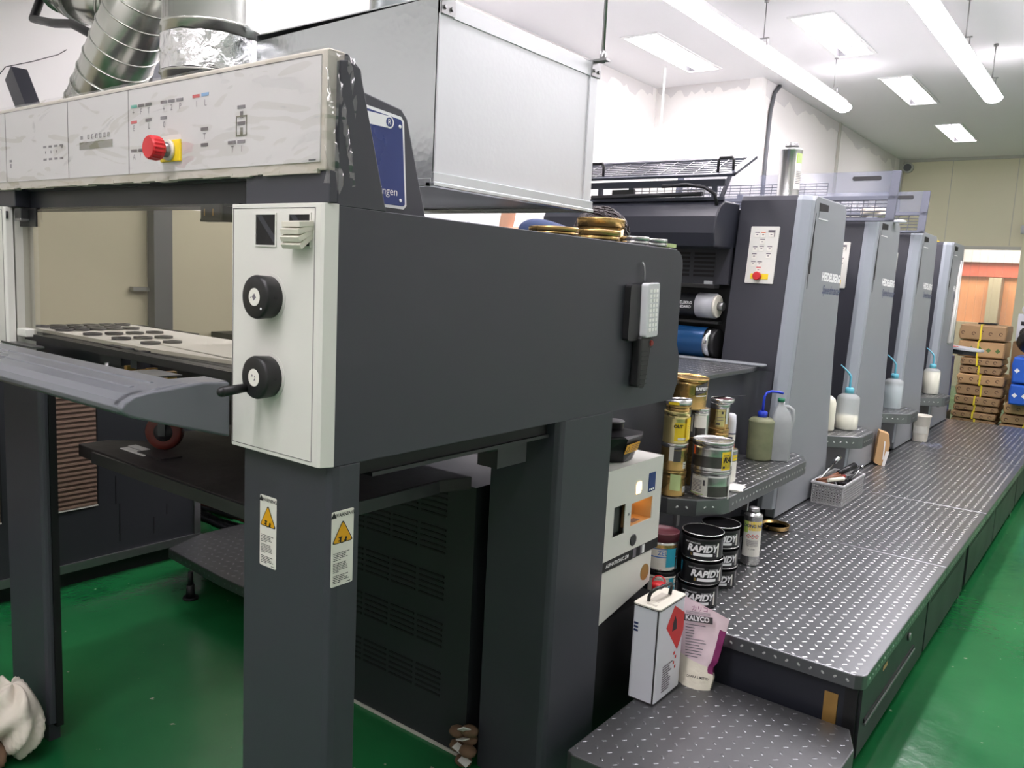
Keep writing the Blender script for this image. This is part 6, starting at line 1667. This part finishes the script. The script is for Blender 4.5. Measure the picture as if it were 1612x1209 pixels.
for i in range(420):
    a=rnd.uniform(0,2*math.pi); th_=rnd.uniform(.05,1.7)*(1-.3*max(0,-math.sin(a))); pts=[]
    for k in range(5):
        tt=th_+.11*k; rr=.121+.004*math.sin(k+i)
        pts.append(Th@Vector((rr*.88*math.sin(tt)*math.cos(a+.03*k),rr*1.02*math.sin(tt)*math.sin(a+.03*k)+.008,rr*1.05*math.cos(tt))))
    b.tube(pts,[.0026,.0032,.0032,.0026,.001],4)
b.build('hair', t, local=True)
sh=[(q(-2.16,3.40,1.26),(.165,.135)),(q(-2.15,3.37,1.42),(.155,.13)),(q(-2.13,3.28,1.62),(.178,.138)),(q(-2.12,3.20,1.82),(.155,.118)),
    (q(-2.20,3.15,1.97),(.098,.098)),(q(-2.28,3.13,2.00),(.078,.078)),(q(-2.37,3.11,1.99),(.060,.060)),(q(-1.98,3.22,1.84),(.08,.08)),(q(-1.965,3.13,1.70),(.064,.064)),(q(-2.07,3.17,1.885),(.075,.075))]
skin_body('shirt',sh,[(0,1),(1,2),(2,3),(3,4),(4,5),(5,6),(3,7),(7,8),(3,9)],'shirt_blue',t)
tr=[(q(-2.16,3.40,1.27),(.162,.132)),(q(-2.25,3.40,1.15),(.108,.108)),(q(-2.27,3.38,.86),(.082,.082)),(q(-2.28,3.42,.52),(.066,.066)),(q(-2.07,3.40,1.15),(.108,.108)),(q(-2.06,3.38,.86),(.082,.082)),(q(-2.05,3.42,.52),(.066,.066))]
skin_body('trousers',tr,[(0,1),(1,2),(2,3),(0,4),(4,5),(5,6)],'trousers',t)
for x in (-2.28,-2.05):
    b=B('tin_black'); b.ball((x-P0.x,3.33-P0.y,.465-P0.z),.055,.8,2.0,.62,16,10); b.build('shoe', t, local=True, bevel=0)
# ------------------------------------------------------------------ camera, world, output
cam = bpy.data.cameras.new('camera'); co = bpy.data.objects.new('camera', cam); COL.objects.link(co)
yaw, pitch, roll = R(37.162), R(7.655), R(2.864)
fw = Vector((-math.sin(yaw)*math.cos(pitch), math.cos(yaw)*math.cos(pitch), -math.sin(pitch)))
r0 = Vector((math.cos(yaw), math.sin(yaw), 0)); u0 = r0.cross(fw)
rt = r0*math.cos(roll)+u0*math.sin(roll); up = -r0*math.sin(roll)+u0*math.cos(roll)
co.matrix_world = Matrix(((rt.x,up.x,-fw.x,0),(rt.y,up.y,-fw.y,0),(rt.z,up.z,-fw.z,1.8),(0,0,0,1)))
cam.sensor_width = 36; cam.lens = 1284.5/1612*36; cam.clip_start = 0.02; cam.clip_end = 60
bpy.context.scene.camera = co
w = bpy.data.worlds.new('world'); bpy.context.scene.world = w; w.use_nodes = True
w.node_tree.nodes['Background'].inputs[0].default_value = (1,1,1,1); w.node_tree.nodes['Background'].inputs[1].default_value = 0.1
ld = bpy.data.lights.new('bay_lamp','AREA'); ld.energy = 60; ld.color = (1,.86,.72); ld.size = 1.5
lo = bpy.data.objects.new('bay_lamp', ld); COL.objects.link(lo); lo.location = (-2.3,YF+1.2,3.3)
vs = bpy.context.scene.view_settings
vs.view_transform = 'Standard'; vs.look = 'None'; vs.gamma = 1.0; vs.use_curve_mapping = False; vs.exposure = 1.06
